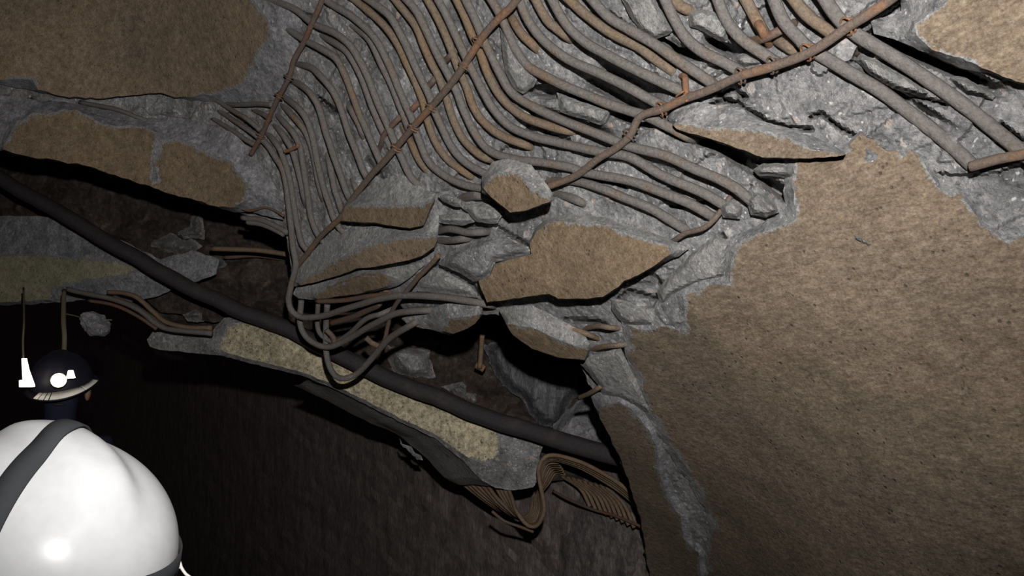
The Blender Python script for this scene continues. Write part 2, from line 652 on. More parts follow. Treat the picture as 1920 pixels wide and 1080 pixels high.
w = grid_patch('wall_side', -40, 1400, 560, 1500, 16, D_side, 'side_wall', 0.03, 0.03)
tag(w, 'dim side wall of the tunnel receding into the dark below the buckled bars')
w = chunk('wall_back', [(-260, 150), (1300, 150), (1300, 900), (1030, 900), (1000, 840), (640, 700), (430, 650), (300, 600), (160, 530), (-260, 530)], None, D_back, 0.0, -0.02, -0.3,
          step=9, jit=4, amp=0.05, blocky=0.05, m_edge='back_brown', bev=10, kind='structure')
tag(w, 'dark brown broken rock and lining in the recess behind the hanging slabs')

# ------------------------------------------------------------------ the front lining core
PITS = [(1290, 93, 28, 13, 0.3, -0.22), (1250, 75, 20, 8, 0.4, -0.1), (1180, 150, 55, 12, 0.5, -0.14), (1160, 180, 70, 10, 0.5, -0.12),
        (1190, 222, 32, 9, 0.3, -0.16), (1340, 272, 85, 9, 0.33, -0.16), (1020, 172, 24, 9, 0.2, -0.13),
        (1080, 235, 70, 12, 0.35, -0.10), (1000, 245, 40, 12, 0.5, -0.05), (1350, 85, 30, 9, 0.5, -0.14),
        (1470, 362, 40, 10, 0.55, -0.15), (870, 435, 60, 14, 0.0, -0.06), (800, 600, 60, 20, 0, -0.06),
        (1100, 200, 40, 10, 0.4, -0.10), (1400, 310, 60, 8, 0.6, -0.10), (610, 590, 60, 26, -0.1, -0.12),
        (1200, 300, 60, 8, 0.35, -0.04), (1760, 120, 120, 10, 0.42, -0.12), (1700, 190, 90, 9, 0.55, -0.07),
        (1240, 545, 60, 22, -0.4, -0.03)]
CTRL = np.array([(300, 100, -.06), (500, 60, -.04), (560, 200, -.042), (450, 240, -.04), (700, 100, -.044), (640, 300, -.042), (560, 450, -.05),
                 (850, 100, -.048), (800, 330, -.036), (980, 100, -.035), (1000, 250, -.05), (1100, 100, -.055), (1200, 330, -.028),
                 (1000, 400, -.05), (1150, 370, -.04), (850, 500, -.04), (1300, 420, -.025), (1400, 200, -.02), (1300, 60, -.04), (1440, 60, -.05),
                 (1600, 200, -.012), (1800, 260, -.012), (1850, 370, -.01), (1700, 60, -.03), (1300, 520, -.03), (1250, 580, -.025),
                 (1120, 600, -.05), (1140, 700, -.04), (1280, 950, -.03), (1200, 800, -.03), (700, 580, -.08), (980, 600, -.07), (1500, 130, -.02),
                 (1420, 250, -.03), (1340, 370, -.03), (100, 200, -.05)])


def core_relief(x, y):
    w = 1.0 / (((x[:, None] - CTRL[:, 0]) ** 2 + (y[:, None] - CTRL[:, 1]) ** 2) + 900) ** 1.3
    h = (w * CTRL[:, 2]).sum(1) / w.sum(1)
    for cx, cy, sx, sy, a, dh in PITS:
        ca, sa = math.cos(a), math.sin(a)
        u = (x - cx) * ca + (y - cy) * sa
        v = -(x - cx) * sa + (y - cy) * ca
        h += dh * np.exp(-((u / sx) ** 4 + (v / sy) ** 4))
    return h


CRACKS = [c4(90, 540, 200, 510, 240, 570, 300, 580, 350, 540), c4(370, 620, 480, 690, 600, 720, 720, 730), c4(720, 660, 780, 640, 900, 730, 1000, 780, 1120, 855), c4(1790, 700, 1920, 800),
          c6(280, 380, 380, 440, 470, 495), c6(1540, 420, 1600, 540, 1640, 590), c6(1150, 640, 1230, 740), cE(430, 340, 500, 470, 620, 720), c2(200, 0, 330, 55, 440, 100), c2(480, 560, 560, 630),
          cC(240, 570, 400, 650, 520, 720, 570, 790), c3(760, 60, 960, 200, 1060, 260), cE(280, 400, 330, 480, 390, 610), cE(120, 180, 300, 190, 380, 230), c4(200, 540, 280, 500, 350, 545), cA(930, 380, 1040, 460, 1140, 540),
          c3(350, 620, 430, 740, 560, 790), c6(760, 120, 900, 115, 1000, 150), c6(1260, 260, 1400, 245, 1480, 220), c0(430, 215, 480, 240), c0(330, 215, 280, 222, 262, 205), c2(150, 180, 240, 330, 180, 420),
          c4(340, 600, 250, 560, 160, 590), c4(1180, 500, 1260, 540, 1330, 550, 1480, 590), c4(980, 310, 1060, 410, 1170, 490), c0(1640, 60, 1700, 92, 1760, 118, 1850, 150), c0(690, 300, 720, 340), c0(1230, 560, 1180, 545, 1160, 560)]


def crack_relief(x, y):
    h = core_relief(x, y)
    p = np.stack([x, y], 1)
    for line in CRACKS:
        best = np.full(len(x), 1e9)
        for a, b in zip(line[:-1], line[1:]):
            a, b = np.array(a, float), np.array(b, float)
            ab = b - a
            t = np.clip(((p - a) @ ab) / (ab @ ab), 0, 1)
            q = a + t[:, None] * ab
            best = np.minimum(best, np.hypot(x - q[:, 0], y - q[:, 1]))
        h -= 0.07 * np.exp(-(best / 3.2) ** 2)
    return h


CORE = [(-460, -260), (2400, -260), (2400, 560), (1700, 520), (1500, 470), (1440, 600), (1340, 690), (1320, 800), (1400, 950), (1400, 1380), (1235, 1380), (1218, 1080), (1199, 969), (1180, 907), (1156, 849), (1124, 775), (1112, 735),
        (1088, 690), (1096, 668), (1060, 640), (1000, 600), (950, 590), (905, 592), (860, 600), (780, 600), (740, 560), (640, 552), (556, 552), (548, 510), (536, 440),
        (500, 415), (440, 396), (380, 372), (300, 345), (160, 300), (0, 275), (-460, 235)]
chunk('ceiling', CORE, None, D_front, 0.0, -0.02, -0.16, step=5.5, jit=4, amp=0.014, blocky=0.034, m_edge='grey_break', bev=20,
      relief=crack_relief, label='grey fractured concrete core of the tunnel lining behind the bars', kind='structure')

# ------------------------------------------------------------------ cast lining still in place
WALL_R = (c0(1488, 305, 1540, 287, 1590, 280, 1611, 254, 1642, 266, 1658, 286, 1700, 281, 1727, 296, 1742, 330, 1762, 352, 1800, 366, 1822, 392, 1842, 422, 1880, 450, 1960, 440, 2640, 400,
             2640, 1380, 1340, 1380, 1329, 1080, 1331, 1042, 1341, 989, 1334, 960, 1310, 912, 1281, 868, 1252, 820, 1233, 791, 1209, 738, 1204, 714, 1183, 660, 1180, 612,
             1193, 619, 1233, 612, 1287, 622, 1280, 560, 1313, 541, 1367, 530, 1372, 500, 1377, 458, 1427, 434, 1492, 412, 1488, 370))
WALL_O = (c0(1470, 300, 1540, 276, 1590, 268, 1611, 244, 1645, 256, 1665, 276, 1705, 270, 1740, 288, 1756, 322, 1776, 342, 1812, 356, 1836, 384, 1856, 412, 1890, 436, 1960, 425, 2640, 380,
             2640, 1382, 1325, 1382, 1318, 1080, 1321, 1042, 1330, 989, 1324, 962, 1300, 918, 1270, 874, 1241, 826, 1221, 796, 1197, 742, 1192, 718, 1172, 664, 1166, 604,
             1195, 607, 1230, 600, 1272, 608, 1266, 552, 1305, 530, 1352, 520, 1358, 496, 1362, 448, 1420, 422, 1474, 405, 1470, 370))
wr = chunk('wall_right', WALL_O, WALL_R, D_front, 0.0, -0.022, -0.2, step=9, jit=4.5, jit_in=6, amp=0.007, blocky=0.006, face_amp=0.0035, m_face='tan_wall',
           label='large brown cast concrete wall with ragged broken grey border', kind='structure')

S1_O = c0(-460, -460, 540, -460, 556, -40, 566, 40, 556, 90, 540, 135, 516, 188, 430, 192, 370, 190, 330, 184, 300, 176, 240, 179, 190, 186, 130, 185, 60, 170, 0, 160, -460, 130)
S1_I = c0(-460, -460, 470, -460, 474, 0, 500, 30, 511, 72, 482, 100, 466, 150, 442, 163, 402, 178, 330, 182, 302, 176, 240, 179, 190, 184, 130, 182, 72, 168, 62, 150, 0, 150, -460, 125)
chunk('concrete_slab', S1_O, S1_I, D_front, 0.03, -0.03, -0.2, step=9, jit=3, jit_in=4, amp=0.01, blocky=0.008, face_amp=0.003, m_face='tan_lining', m_edge='grey_blue',
      label='wide brown lining slab above the long horizontal crack', cat='concrete slab')

S2_O = c0(-460, 150, 0, 178, 70, 188, 130, 192, 180, 203, 250, 208, 274, 224, 300, 220, 345, 222, 400, 236, 440, 250, 470, 280, 486, 306, 512, 340, 528, 380, 530, 412, 500, 405, 470, 396, 440, 398, 400, 388, 320, 364, 240, 338, 160, 312, 80, 300, 0, 283, -460, 240)
S2_I = c0(6, 282, 12, 262, 30, 230, 62, 212, 120, 207, 142, 205, 180, 225, 202, 235, 270, 238, 292, 246, 296, 262, 286, 290, 288, 316, 284, 346, 296, 342, 290, 300, 302, 262, 330, 258, 352, 266, 400, 291, 430, 300, 450, 328, 466, 346, 460, 374, 438, 389, 400, 385, 320, 362, 240, 336, 160, 310, 80, 298)
chunk('concrete_slab', S2_O, S2_I, D_front, 0.07, 0.0, -0.14, tilt=(0, 0.02), step=8, jit=2.5, jit_in=3.5, amp=0.012, blocky=0.012, face_amp=0.003, m_face='tan_slab', m_edge='grey_blue',
      label='long sloping brown slab with pale crack, its lower edge over the dark recess', cat='concrete slab')

S13_O = c0(1652, -460, 2640, -460, 2640, 250, 1990, 190, 1920, 160, 1850, 138, 1790, 124, 1740, 101, 1690, 80, 1640, 62, 1632, 40, 1690, 20)
S13_I = c0(1800, -460, 2640, -460, 2640, 242, 1990, 184, 1920, 156, 1864, 139, 1814, 113, 1748, 93, 1718, 67, 1714, 43, 1766, 14, 1782, -10)
chunk('concrete_slab', S13_O, S13_I, D_front, 0.035, 0.0, -0.1, step=8, jit=3, amp=0.008, blocky=0.012, face_amp=0.003, m_face='tan_wall', m_edge='grey_break',
      label='pale brown lining slab beyond the rusted diagonal tie bar and the two thick bars', cat='concrete slab')

S12_O = c0(1108, 745, 1118, 735, 1160, 738, 1192, 752, 1226, 796, 1244, 836, 1252, 884, 1266, 925, 1290, 962, 1296, 1004, 1320, 1030, 1328, 1080, 1340, 1380, 1240, 1380, 1218, 1080, 1199, 969, 1180, 907, 1156, 849, 1122, 777)
S12_I = c0(1127, 762, 1160, 753, 1184, 767, 1218, 806, 1233, 844, 1237, 887, 1252, 931, 1276, 969, 1281, 1008, 1310, 1037, 1315, 1080, 1325, 1380, 1242, 1380, 1219, 1080, 1200, 969, 1181, 907, 1157, 849, 1124, 780)
chunk('concrete_slab', S12_O, S12_I, D_front, 0.02, -0.025, -0.2, step=8, jit=2, jit_in=3, amp=0.008, blocky=0.006, m_face='tan_wall', m_edge='grey_blue',
      label='narrow curved brown strip split from the large wall by a grey crack', cat='concrete slab')

# ------------------------------------------------------------------ loose flakes hanging in the bars
FL = 'loose flakes of lining caught in the bars'
chunk('concrete_flake', c5(745, 235, 790, 208, 900, 130, 1050, 72, 1180, 160, 1250, 186, 1245, 240, 1185, 372, 1105, 388, 900, 358, 715, 348),
      c5(740, 262, 860, 250, 1190, 250, 1238, 232, 1182, 366, 1103, 384, 900, 353, 720, 344), face=0.075, edge=0.0, back=-0.05, tilt=(0, 0.03), step=5, jit=1.2, amp=0.004, m_edge='grey_pale',
      label='trapezoid flake with brown lower face and pale sloping top', cat='concrete flake', group=FL)
chunk('concrete_flake', cS(310, 790, 310, 690, 350, 610, 450, 520, 560, 430, 660, 340, 830, 290, 1000, 292, 1300, 315, 1420, 270, 1530, 100, 1550, 220, 1530, 400, 1510, 470, 1400, 550, 1000, 635, 850, 650, 700, 710, 330, 800),
      cS(370, 780, 600, 610, 880, 470, 1180, 380, 1440, 360, 1530, 400, 1505, 460, 1400, 540, 1200, 600, 1000, 630, 850, 645, 700, 705, 380, 790), face=0.07, edge=-0.01, back=-0.05, tilt=(0, 0.02), step=5, jit=1.2, amp=0.005, m_edge='grey_pale',
      m_face='tan_lining', label='long brown blade-shaped flake with pale grey upper slope', cat='concrete flake', group=FL)
chunk('concrete_flake', cS(330, 815, 700, 724, 900, 656, 1050, 660, 1400, 592, 1420, 620, 1300, 720, 1200, 790, 1100, 820, 850, 870, 500, 910, 360, 900, 310, 860),
      cS(500, 890, 560, 820, 760, 740, 900, 690, 1050, 690, 1170, 720, 1100, 800, 850, 860, 520, 905), face=0.05, edge=-0.005, back=-0.06, step=5, jit=1.2, amp=0.004, m_edge='grey_pale',
      label='thin grey and brown flake resting just above the hooked bar ends', cat='concrete flake', group=FL)
chunk('concrete_chunk', c6(190, 185, 190, 100, 250, 10, 340, -10, 470, 30, 560, 140, 590, 190, 580, 238, 440, 288, 350, 300, 240, 215),
      c6(200, 160, 240, 90, 300, 60, 400, 80, 480, 170, 560, 220, 572, 235, 440, 282, 350, 295, 320, 270, 240, 208), face=0.17, edge=0.11, back=-0.06, tilt=(0, 0.0), step=5, jit=1.0, amp=0.004, m_edge='grey_pale', m_face='tan_slab',
      label='thick five-sided chunk standing proud of the bars with a grey rim', cat='concrete chunk', group=FL)
chunk('concrete_slab', c6(590, 318, 700, 305, 860, 320, 1080, 385, 1290, 462, 1352, 500, 1300, 540, 1155, 608, 1100, 636, 990, 688, 950, 728, 870, 776, 780, 788, 620, 788, 570, 758, 220, 806, 175, 715, 165, 680, 235, 648, 255, 585, 350, 555, 465, 525, 450, 470, 490, 395, 540, 345),
      c6(620, 345, 850, 360, 1000, 410, 1240, 480, 1250, 530, 1150, 600, 1100, 630, 990, 680, 950, 720, 870, 770, 780, 780, 620, 780, 570, 750, 220, 800, 180, 710, 172, 680, 240, 650, 260, 590, 350, 560, 470, 530, 460, 470, 500, 400, 560, 360),
      face=0.075, edge=0.0, back=-0.08, tilt=(0.0, 0.04), step=6, jit=1.5, amp=0.005, face_amp=0.002, m_edge='grey_pale',
      label='broad brown central slab tapering to a point, with a ragged dark gap below', cat='concrete slab', group=FL)
chunk('concrete_chunk', cC(340, 470, 600, 360, 730, 360, 830, 370, 975, 435, 985, 480, 830, 520, 700, 545, 680, 640, 600, 690, 530, 695, 400, 620, 260, 560),
      None, face=0.055, edge=0.0, back=-0.08, step=5, jit=1.2, amp=0.007, blocky=0.006, m_edge='grey_break',
      label='grey broken block wedged against the left tip of the central slab', cat='concrete chunk', group=FL)
chunk('concrete_chunk', cC(100, 690, 240, 590, 350, 640, 500, 730, 560, 790, 560, 822, 300, 795, 90, 772), None, face=0.04, edge=0.0, back=-0.07, step=5, jit=1.0, amp=0.004, blocky=0.004, m_edge='grey_pale',
      label='low grey wedge above the long hooked bar', cat='concrete chunk', group=FL)
chunk('concrete_flake', c8(1368, 190, 1450, 160, 1560, 160, 1700, 230, 1830, 300, 1880, 370, 1870, 440, 1855, 470, 1700, 455, 1550, 405, 1440, 325),
      c8(1400, 262, 1550, 280, 1700, 350, 1868, 410, 1850, 465, 1700, 450, 1550, 400, 1448, 328), face=0.08, edge=0.01, back=-0.06, step=5, jit=1.2, amp=0.004, m_edge='grey_pale', m_face='tan_slab',
      label='leaf-shaped brown flake with grey back hanging under the central slab', cat='concrete flake', group=FL)
chunk('concrete_flake', c5(1060, 890, 1200, 845, 1300, 808, 1510, 805, 1516, 870, 1470, 920, 1400, 970, 1330, 985, 1200, 950, 1100, 930),
      c5(1300, 930, 1330, 890, 1500, 872, 1498, 900, 1440, 945, 1350, 978, 1300, 965), face=0.07, edge=0.015, back=-0.06, step=5, jit=1.2, amp=0.006, blocky=0.005, m_edge='grey_break',
      label='rounded flake with small brown half-moon face beside the hooked bars', cat='concrete flake', group=FL)
chunk('concrete_flake', c0(1252, 224, 1262, 204, 1300, 190, 1372, 200, 1426, 226, 1500, 246, 1560, 272, 1592, 290, 1513, 299, 1430, 297, 1390, 283, 1323, 259, 1275, 247),
      c0(1257, 236, 1280, 227, 1323, 237, 1390, 240, 1463, 250, 1523, 280, 1588, 292, 1513, 297, 1430, 295, 1390, 280, 1323, 257, 1280, 246), face=0.045, edge=-0.005, back=-0.05, step=6, jit=1.5, amp=0.007, blocky=0.006,
      m_edge='grey_break', m_face='tan_wall', label='long thin flake with brown lower lip below the rusted tie bar', cat='concrete flake', group=FL)
GC = 'grey stones between the bars'
for pts, lab, hh in (
        (c2(1490, 150, 1540, 190, 1590, 300, 1650, 380, 1705, 450, 1680, 490, 1620, 530, 1570, 500, 1520, 400), 'grey stone jammed between two bars right of the middle tie bar', 0.02),
        (c3(490, 520, 600, 560, 700, 595, 800, 612, 765, 690, 735, 705, 640, 670, 560, 650, 510, 630), 'flat grey stone in the dark gap under the sweeping bars', 0.005),
        (c3(830, -60, 1000, -60, 1080, 60, 1150, 170, 1110, 200, 1040, 222, 960, 170, 900, 90), 'pale grey lump above the dark slot between two bars', 0.02),
        (c3(1230, 70, 1300, 50, 1400, 70, 1460, 160, 1450, 240, 1400, 230, 1330, 185, 1240, 150), 'whitish stone above the black crack between two bars', 0.02),
        (c3(1100, 210, 1160, 185, 1250, 230, 1290, 260, 1180, 260), 'small grey stone beside the dark slot', 0.0),
        (c3(1500, 310, 1560, 290, 1650, 340, 1640, 370, 1540, 380, 1490, 350), 'grey stone just above the rusted tie bar', 0.0),
        (c3(1320, 420, 1420, 360, 1480, 400, 1400, 440, 1350, 470), 'wedge-shaped grey stone behind the rusted tie bar', -0.01),
        (cC(430, 110, 600, 80, 700, 120, 750, 190, 720, 240, 640, 248, 550, 230, 490, 160), 'flat grey stone under the five-sided chunk', 0.045),
        (cC(260, 180, 490, 165, 540, 230, 440, 262, 260, 240), 'narrow grey stone left of the five-sided chunk', 0.03),
        (cC(250, 30, 330, 20, 430, 60, 435, 115, 380, 112, 300, 80), 'small pale stone at the corner of the trapezoid flake', 0.07),
        (c0(1412, 318, 1430, 306, 1470, 305, 1490, 318, 1488, 334, 1440, 330, 1420, 330), 'small pale stone at the upper corner of the large wall', 0.02),
        (cE(380, 60, 460, 70, 560, 120, 620, 200, 480, 215, 420, 180, 380, 120), 'bluish grey block between central slab and large wall', 0.02),
        (cE(200, 420, 260, 380, 430, 335, 500, 480, 620, 720, 560, 690, 420, 620, 330, 600, 300, 540), 'tall grey block above the narrow brown strip', 0.02),
        (c0(1290, 480, 1340, 440, 1370, 452, 1362, 520, 1300, 535, 1262, 552, 1240, 580, 1230, 545), 'dark grey broken block by the tip of the central slab', 0.0),
        (c4(1000, 300, 1100, 340, 1280, 440, 1470, 560, 1330, 540, 1180, 500, 1040, 410, 970, 340), 'pale grey ridge of concrete between the two thick bars', 0.018),
        (c0(1590, 438, 1612, 438, 1632, 450, 1656, 468, 1650, 474, 1624, 464, 1600, 452), 'small grey spalled spot in the large brown wall', 0.016),
        (c0(1716, 500, 1738, 498, 1762, 508, 1752, 515, 1726, 510), 'tiny pale spalled spot in the large brown wall', 0.016),
        (c0(1398, 372, 1424, 358, 1452, 380, 1462, 398, 1436, 408, 1408, 402), 'grey stone over the end of the longest bar beside the large wall', 0.03),
        (c0(1348, 384, 1372, 374, 1394, 390, 1388, 410, 1356, 408), 'grey stone over a bar end next to the thin rusty wire', 0.028),
        (c4(1470, 430, 1600, 440, 1760, 540, 1740, 560, 1600, 530, 1520, 470), 'pointed grey splinter under the pale lining slab', 0.03)):
    chunk('concrete_stone', pts, None, face=hh, edge=hh - 0.035, back=-0.1, step=5, jit=1.5, amp=0.008, blocky=0.004, bev=9, m_edge='grey_pale', label=lab, cat='stone', group=GC)

# ------------------------------------------------------------------ bars of the front lining
LBL = {
    'fanL': 'grey steel bar curving down from the left tie bar, %s from its top end',
    'fanLb': 'deeper grey bar in the left fan, %s from the long sloping slab',
    'fanM': 'grey steel bar sweeping under the middle tie bar, %s from the trapezoid flake',
    'fanMb': 'rust-brown bar tucked behind the grey bars by the middle tie bar, %s one up it',
    'fanR': 'thick grey steel bar running down to the right tie bar, %s along it',
    'fanRb': 'orange-brown bar lying deeper between the thick grey bars, %s towards the pale slab',
    'low': 'grey bar half sunk in concrete above the central slab, %s from the thin rusty wire',
}


ORD = ['first', 'second', 'third', 'fourth', 'fifth', 'sixth', 'seventh', 'eighth', 'ninth', 'tenth', 'eleventh', 'twelfth', 'thirteenth', 'fourteenth', 'fifteenth', 'sixteenth', 'seventeenth']
COUNT = {}
GRP = {'fanL': 'bars fanning from the left tie bar', 'fanLb': 'deeper bars of the left fan', 'fanM': 'bars under the middle tie bar',
       'fanMb': 'brown bars behind the middle fan', 'fanR': 'thick bars at the right tie bar', 'fanRb': 'brown bars behind the thick bars',
       'low': 'bars above the central slab'}


def bars(key, mat, off, lst, r=0.011, sink=(0.07, 0.15)):
    for px in lst:
        k = COUNT.get(key, 0)
        COUNT[key] = k + 1
        bar(px, mat, off, r, label=LBL[key] % ORD[k], group=GRP[key], sink=sink)


bars('fanL', 'steel_grey', 0.0, [
    c2(460, -60, 520, 5, 640, 80, 740, 160, 800, 230, 850, 330, 900, 440, 950, 560, 1000, 680, 1040, 800, 1090, 910, 1190, 995, 1330, 1050, 1450, 1062),
    c2(160, -20, 330, 50, 440, 130, 560, 185, 640, 245, 700, 330, 750, 430, 800, 560, 850, 680, 900, 800, 940, 890, 990, 990, 1045, 1050),
    c2(230, 100, 300, 165, 390, 228, 480, 270, 570, 330, 620, 420, 660, 530, 700, 640, 750, 750, 800, 860, 830, 930),
    cA(660, -10, 850, 40, 980, 150, 1080, 270, 1150, 400, 1210, 560, 1280, 760, 1350, 920, 1400, 1060, 1440, 1180, 1500, 1300),
    cA(610, 180, 750, 240, 850, 330, 930, 450, 980, 600, 1020, 760, 1070, 900, 1120, 1050, 1180, 1220, 1240, 1400, 1290, 1520),
    cA(520, 340, 640, 430, 740, 530, 810, 640, 860, 780, 890, 900, 920, 1050, 960, 1220, 1010, 1420, 1070, 1600, 1110, 1720, 1180, 1840, 1240, 1910),
])
bars('fanLb', 'steel_grey', -0.014, [
    cA(500, 430, 620, 540, 720, 660, 800, 780, 850, 900, 890, 1040, 920, 1200, 960, 1380, 990, 1500),
    cA(420, 530, 540, 640, 640, 750, 700, 850, 740, 960, 760, 1080, 790, 1260, 820, 1460, 850, 1680, 900, 1840, 960, 1950, 1030, 2040),
    cA(390, 630, 500, 740, 580, 860, 640, 960, 690, 1100, 740, 1300, 770, 1450, 800, 1560),
    c2(440, 170, 560, 240, 640, 300, 700, 400, 740, 500, 790, 640, 840, 750, 890, 850),
    cA(1150, 420, 1280, 480, 1340, 570, 1400, 680, 1450, 800),
    c2(540, 60, 700, 170, 770, 240, 830, 370, 890, 490, 940, 620, 975, 720),
    cB(590, -20, 630, 150, 660, 330, 690, 420, 725, 530),
    cB(800, 220, 830, 290, 860, 360),
])
bars('fanL', 'steel_grey', [0.0, 0.005, 0.02, 0.03], [
    cA(330, 750, 420, 840, 500, 950, 550, 1060, 590, 1180, 630, 1350, 660, 1520, 690, 1700, 720, 1850, 760, 2010, 840, 2110),
])
U1 = cA(270, 820, 380, 930, 460, 1050, 540, 1180, 580, 1360, 610, 1560, 640, 1800, 660, 2050, 690, 2260) + c8(196, 40, 180, 130, 205, 195, 270, 225, 400, 210, 550, 165, 700, 118, 850, 102, 1050, 112, 1280, 150)
bar(U1, 'steel_grey', [0.005, 0.01, 0.02, 0.04, 0.09, 0.1, 0.09, 0.05, 0.0], 0.0115, sink=(0, 0.09), label='outermost steel bar running down the edge and hooking back below the flakes', group='hooked bars at the lower corner')

bars('fanM', 'steel_grey', 0.005, [
    c2(720, -30, 830, 50, 880, 100, 930, 190, 980, 290, 1030, 400, 1090, 530, 1120, 620, 1165, 720, 1220, 830, 1300, 915, 1420, 980, 1480, 990),
    c2(920, -50, 1020, 60, 1080, 180, 1130, 290, 1200, 420, 1250, 520, 1290, 620, 1350, 740, 1430, 840, 1560, 890) + c3(400, 912, 560, 940) + c6(750, 62, 1000, 112, 1200, 180, 1350, 242, 1480, 318),
    c2(1120, -40, 1190, 80, 1240, 190, 1290, 300, 1350, 420, 1400, 520, 1460, 620, 1550, 710, 1680, 770, 1800, 800) + c3(720, 850, 900, 885) + c6(1200, 82, 1400, 172, 1565, 265),
    c2(1280, -40, 1350, 100, 1400, 220, 1450, 330, 1500, 430, 1560, 520, 1680, 600, 1800, 660) + c3(750, 765, 900, 822, 1100, 872) + c6(1400, 58, 1600, 150, 1725, 245),
    c2(1420, -40, 1490, 80, 1540, 190, 1580, 280, 1650, 370, 1730, 420) + c3(550, 490, 750, 572, 900, 620, 1000, 650, 1130, 715, 1230, 770),
])
bars('fanMb', 'steel_brown', -0.012, [
    c2(640, -30, 780, 80, 850, 150, 910, 240, 960, 340, 1010, 440, 1055, 560, 1085, 680, 1130, 800, 1200, 900, 1320, 985),
    c2(870, -40, 960, 70, 1020, 150, 1060, 250, 1110, 360, 1150, 440, 1190, 560, 1230, 680, 1290, 790, 1380, 870, 1440, 895),
    c2(1060, -40, 1130, 80, 1180, 180, 1220, 280, 1260, 390, 1300, 480, 1340, 590, 1400, 680, 1500, 760, 1640, 815),
    c2(1230, -40, 1290, 80, 1340, 200, 1385, 300, 1430, 430, 1500, 550, 1620, 650, 1780, 715, 1900, 740),
    c2(1540, 60, 1570, 120, 1620, 195, 1700, 270),
    c2(940, 700, 990, 800, 1030, 890, 1085, 960),
])
bars('fanR', 'steel_grey', 0.01, [
    c3(260, -60, 330, 110, 420, 230, 550, 330, 700, 400, 850, 470, 1000, 550, 1110, 605),
    c3(440, -50, 540, 130, 640, 230, 770, 310, 900, 380, 1050, 450, 1200, 520),
    c3(650, -50, 780, 90, 900, 170, 1050, 260, 1200, 360, 1360, 470),
    c3(1070, -60, 1140, 90, 1210, 200, 1310, 290, 1420, 350, 1530, 412),
    c3(1380, -60, 1450, 120, 1530, 220, 1630, 290, 1730, 355),
])
bar(c3(1700, -60, 1770, 110, 1850, 210, 1910, 270) + c4(900, 380, 1100, 500, 1300, 650, 1500, 810, 1625, 930), 'steel_grey', [0.012, 0.01, 0.0, -0.006], 0.0115,
    label='thick grey bar half buried in pale concrete beyond the tie bar, thinner of two', group='thick bars at the right tie bar')
bar(c4(760, -60, 850, 80, 940, 170, 1150, 300, 1350, 430, 1550, 570, 1750, 730, 1910, 860, 2100, 1010, 2400, 1250, 2600, 1420), 'steel_grey', [0.012, 0.008, 0.006, 0.0], 0.0115,
    label='thickest grey bar running along below the pale lining slab', group='thick bars at the right tie bar')
bars('fanRb', 'steel_brown', -0.014, [
    c3(350, -50, 430, 100, 490, 160, 560, 210), c3(520, -40, 650, 80, 800, 190, 950, 270, 1060, 345, 1180, 420),
    c3(1530, -50, 1600, 80, 1660, 190), c4(600, -50, 700, 80, 800, 160, 880, 215, 960, 270), c4(500, 210, 560, 240, 640, 290), c3(1130, -30, 1180, 30, 1250, 60), c4(540, 110, 600, 200, 660, 250)])
bars('low', 'steel_grey', -0.008, [
    c6(560, 120, 700, 115, 850, 150, 1000, 215, 1150, 280, 1340, 395), c6(570, 180, 680, 210, 760, 240),
    cC(255, 310, 350, 290, 480, 315, 600, 310), cC(260, 380, 360, 378, 470, 365), cC(430, 60, 520, 40, 620, 30),
    c5(1380, 215, 1450, 200, 1510, 190)])
LC = 'bars in the crack left of the left tie bar'
for px in (cA(-120, 430, 0, 460, 250, 452, 430, 465), cA(-300, 350, 0, 535, 130, 612, 280, 742), cA(-250, 610, 0, 762, 120, 850, 240, 922), cA(-180, 520, 0, 640, 150, 742, 260, 825),
           cA(220, 520, 320, 570, 400, 620), [(60, 188), (120, 205), (190, 222), (262, 236)], [(150, 192), (215, 205), (262, 222)]):
    bar(px, 'steel_grey', 0.035 if px[0][0] < 250 else 0.012, 0.009, sink=(0.06, 0.06 if px[0][0] < 250 else 0), label='steel bar in the crack between the two left slabs, %s of those' % ORD[COUNT.setdefault('LC', 0)], group=LC)
    COUNT['LC'] += 1

# tie bars crossing the fans
bar(c0(618, -60, 603, 0, 587, 40, 570, 77, 551, 113, 543, 143, 523, 180, 507, 217, 483, 267, 470, 290), 'steel_dark', 0.024, 0.0085, name='tie_bar', label='thin dark tie bar along the left start of the fan', cat='tie bar')
bar(c0(1000, -45, 963, 7, 933, 37, 903, 73, 870, 123, 840, 163, 807, 203, 773, 240, 740, 280, 707, 317, 677, 353, 655, 382, 633, 413, 600, 445, 567, 487, 548, 508), 'tie_rust', [0.027, 0.027, 0.026, 0.024, 0.03, 0.035], 0.0095, name='tie_bar',
    label='long dark brown tie bar running diagonally across the middle bars', cat='tie bar')
bar(c0(1720, -40, 1667, 0, 1633, 23, 1590, 50, 1520, 97, 1450, 123, 1387, 143, 1330, 170, 1280, 187, 1243, 203, 1200, 217, 1180, 253, 1153, 277, 1120, 297, 1087, 323, 1060, 337, 1030, 349), 'tie_rust', [0.03, 0.034, 0.034, 0.032, 0.03, 0.02], 0.0088, name='tie_bar',
    label='bent rust-spotted tie bar across the thick right bars', cat='tie bar')
bar(c0(2160, 225, 2060, 255, 1990, 275, 1925, 290, 1870, 300, 1818, 313), 'tie_rust', 0.02, 0.0085, name='tie_bar', label='short rusty bar end lying on the pale broken concrete', cat='tie bar')
bar(c0(1376, 362, 1345, 405, 1320, 427, 1287, 437, 1268, 449), 'tie_rust', 0.014, 0.006, sink=(0.07, 0.07), name='tie_bar', label='thin rusty wire at the ends of the bars above the central slab', cat='tie bar')
bar(c0(822, 478, 800, 502, 760, 548, 735, 582, 726, 612, 722, 635, 711, 656), 'tie_rust', [0.045, 0.06, 0.07, 0.1], 0.0075, name='tie_bar', label='rusty tie bar dropping from the grey block to the hooked bars', cat='tie bar')
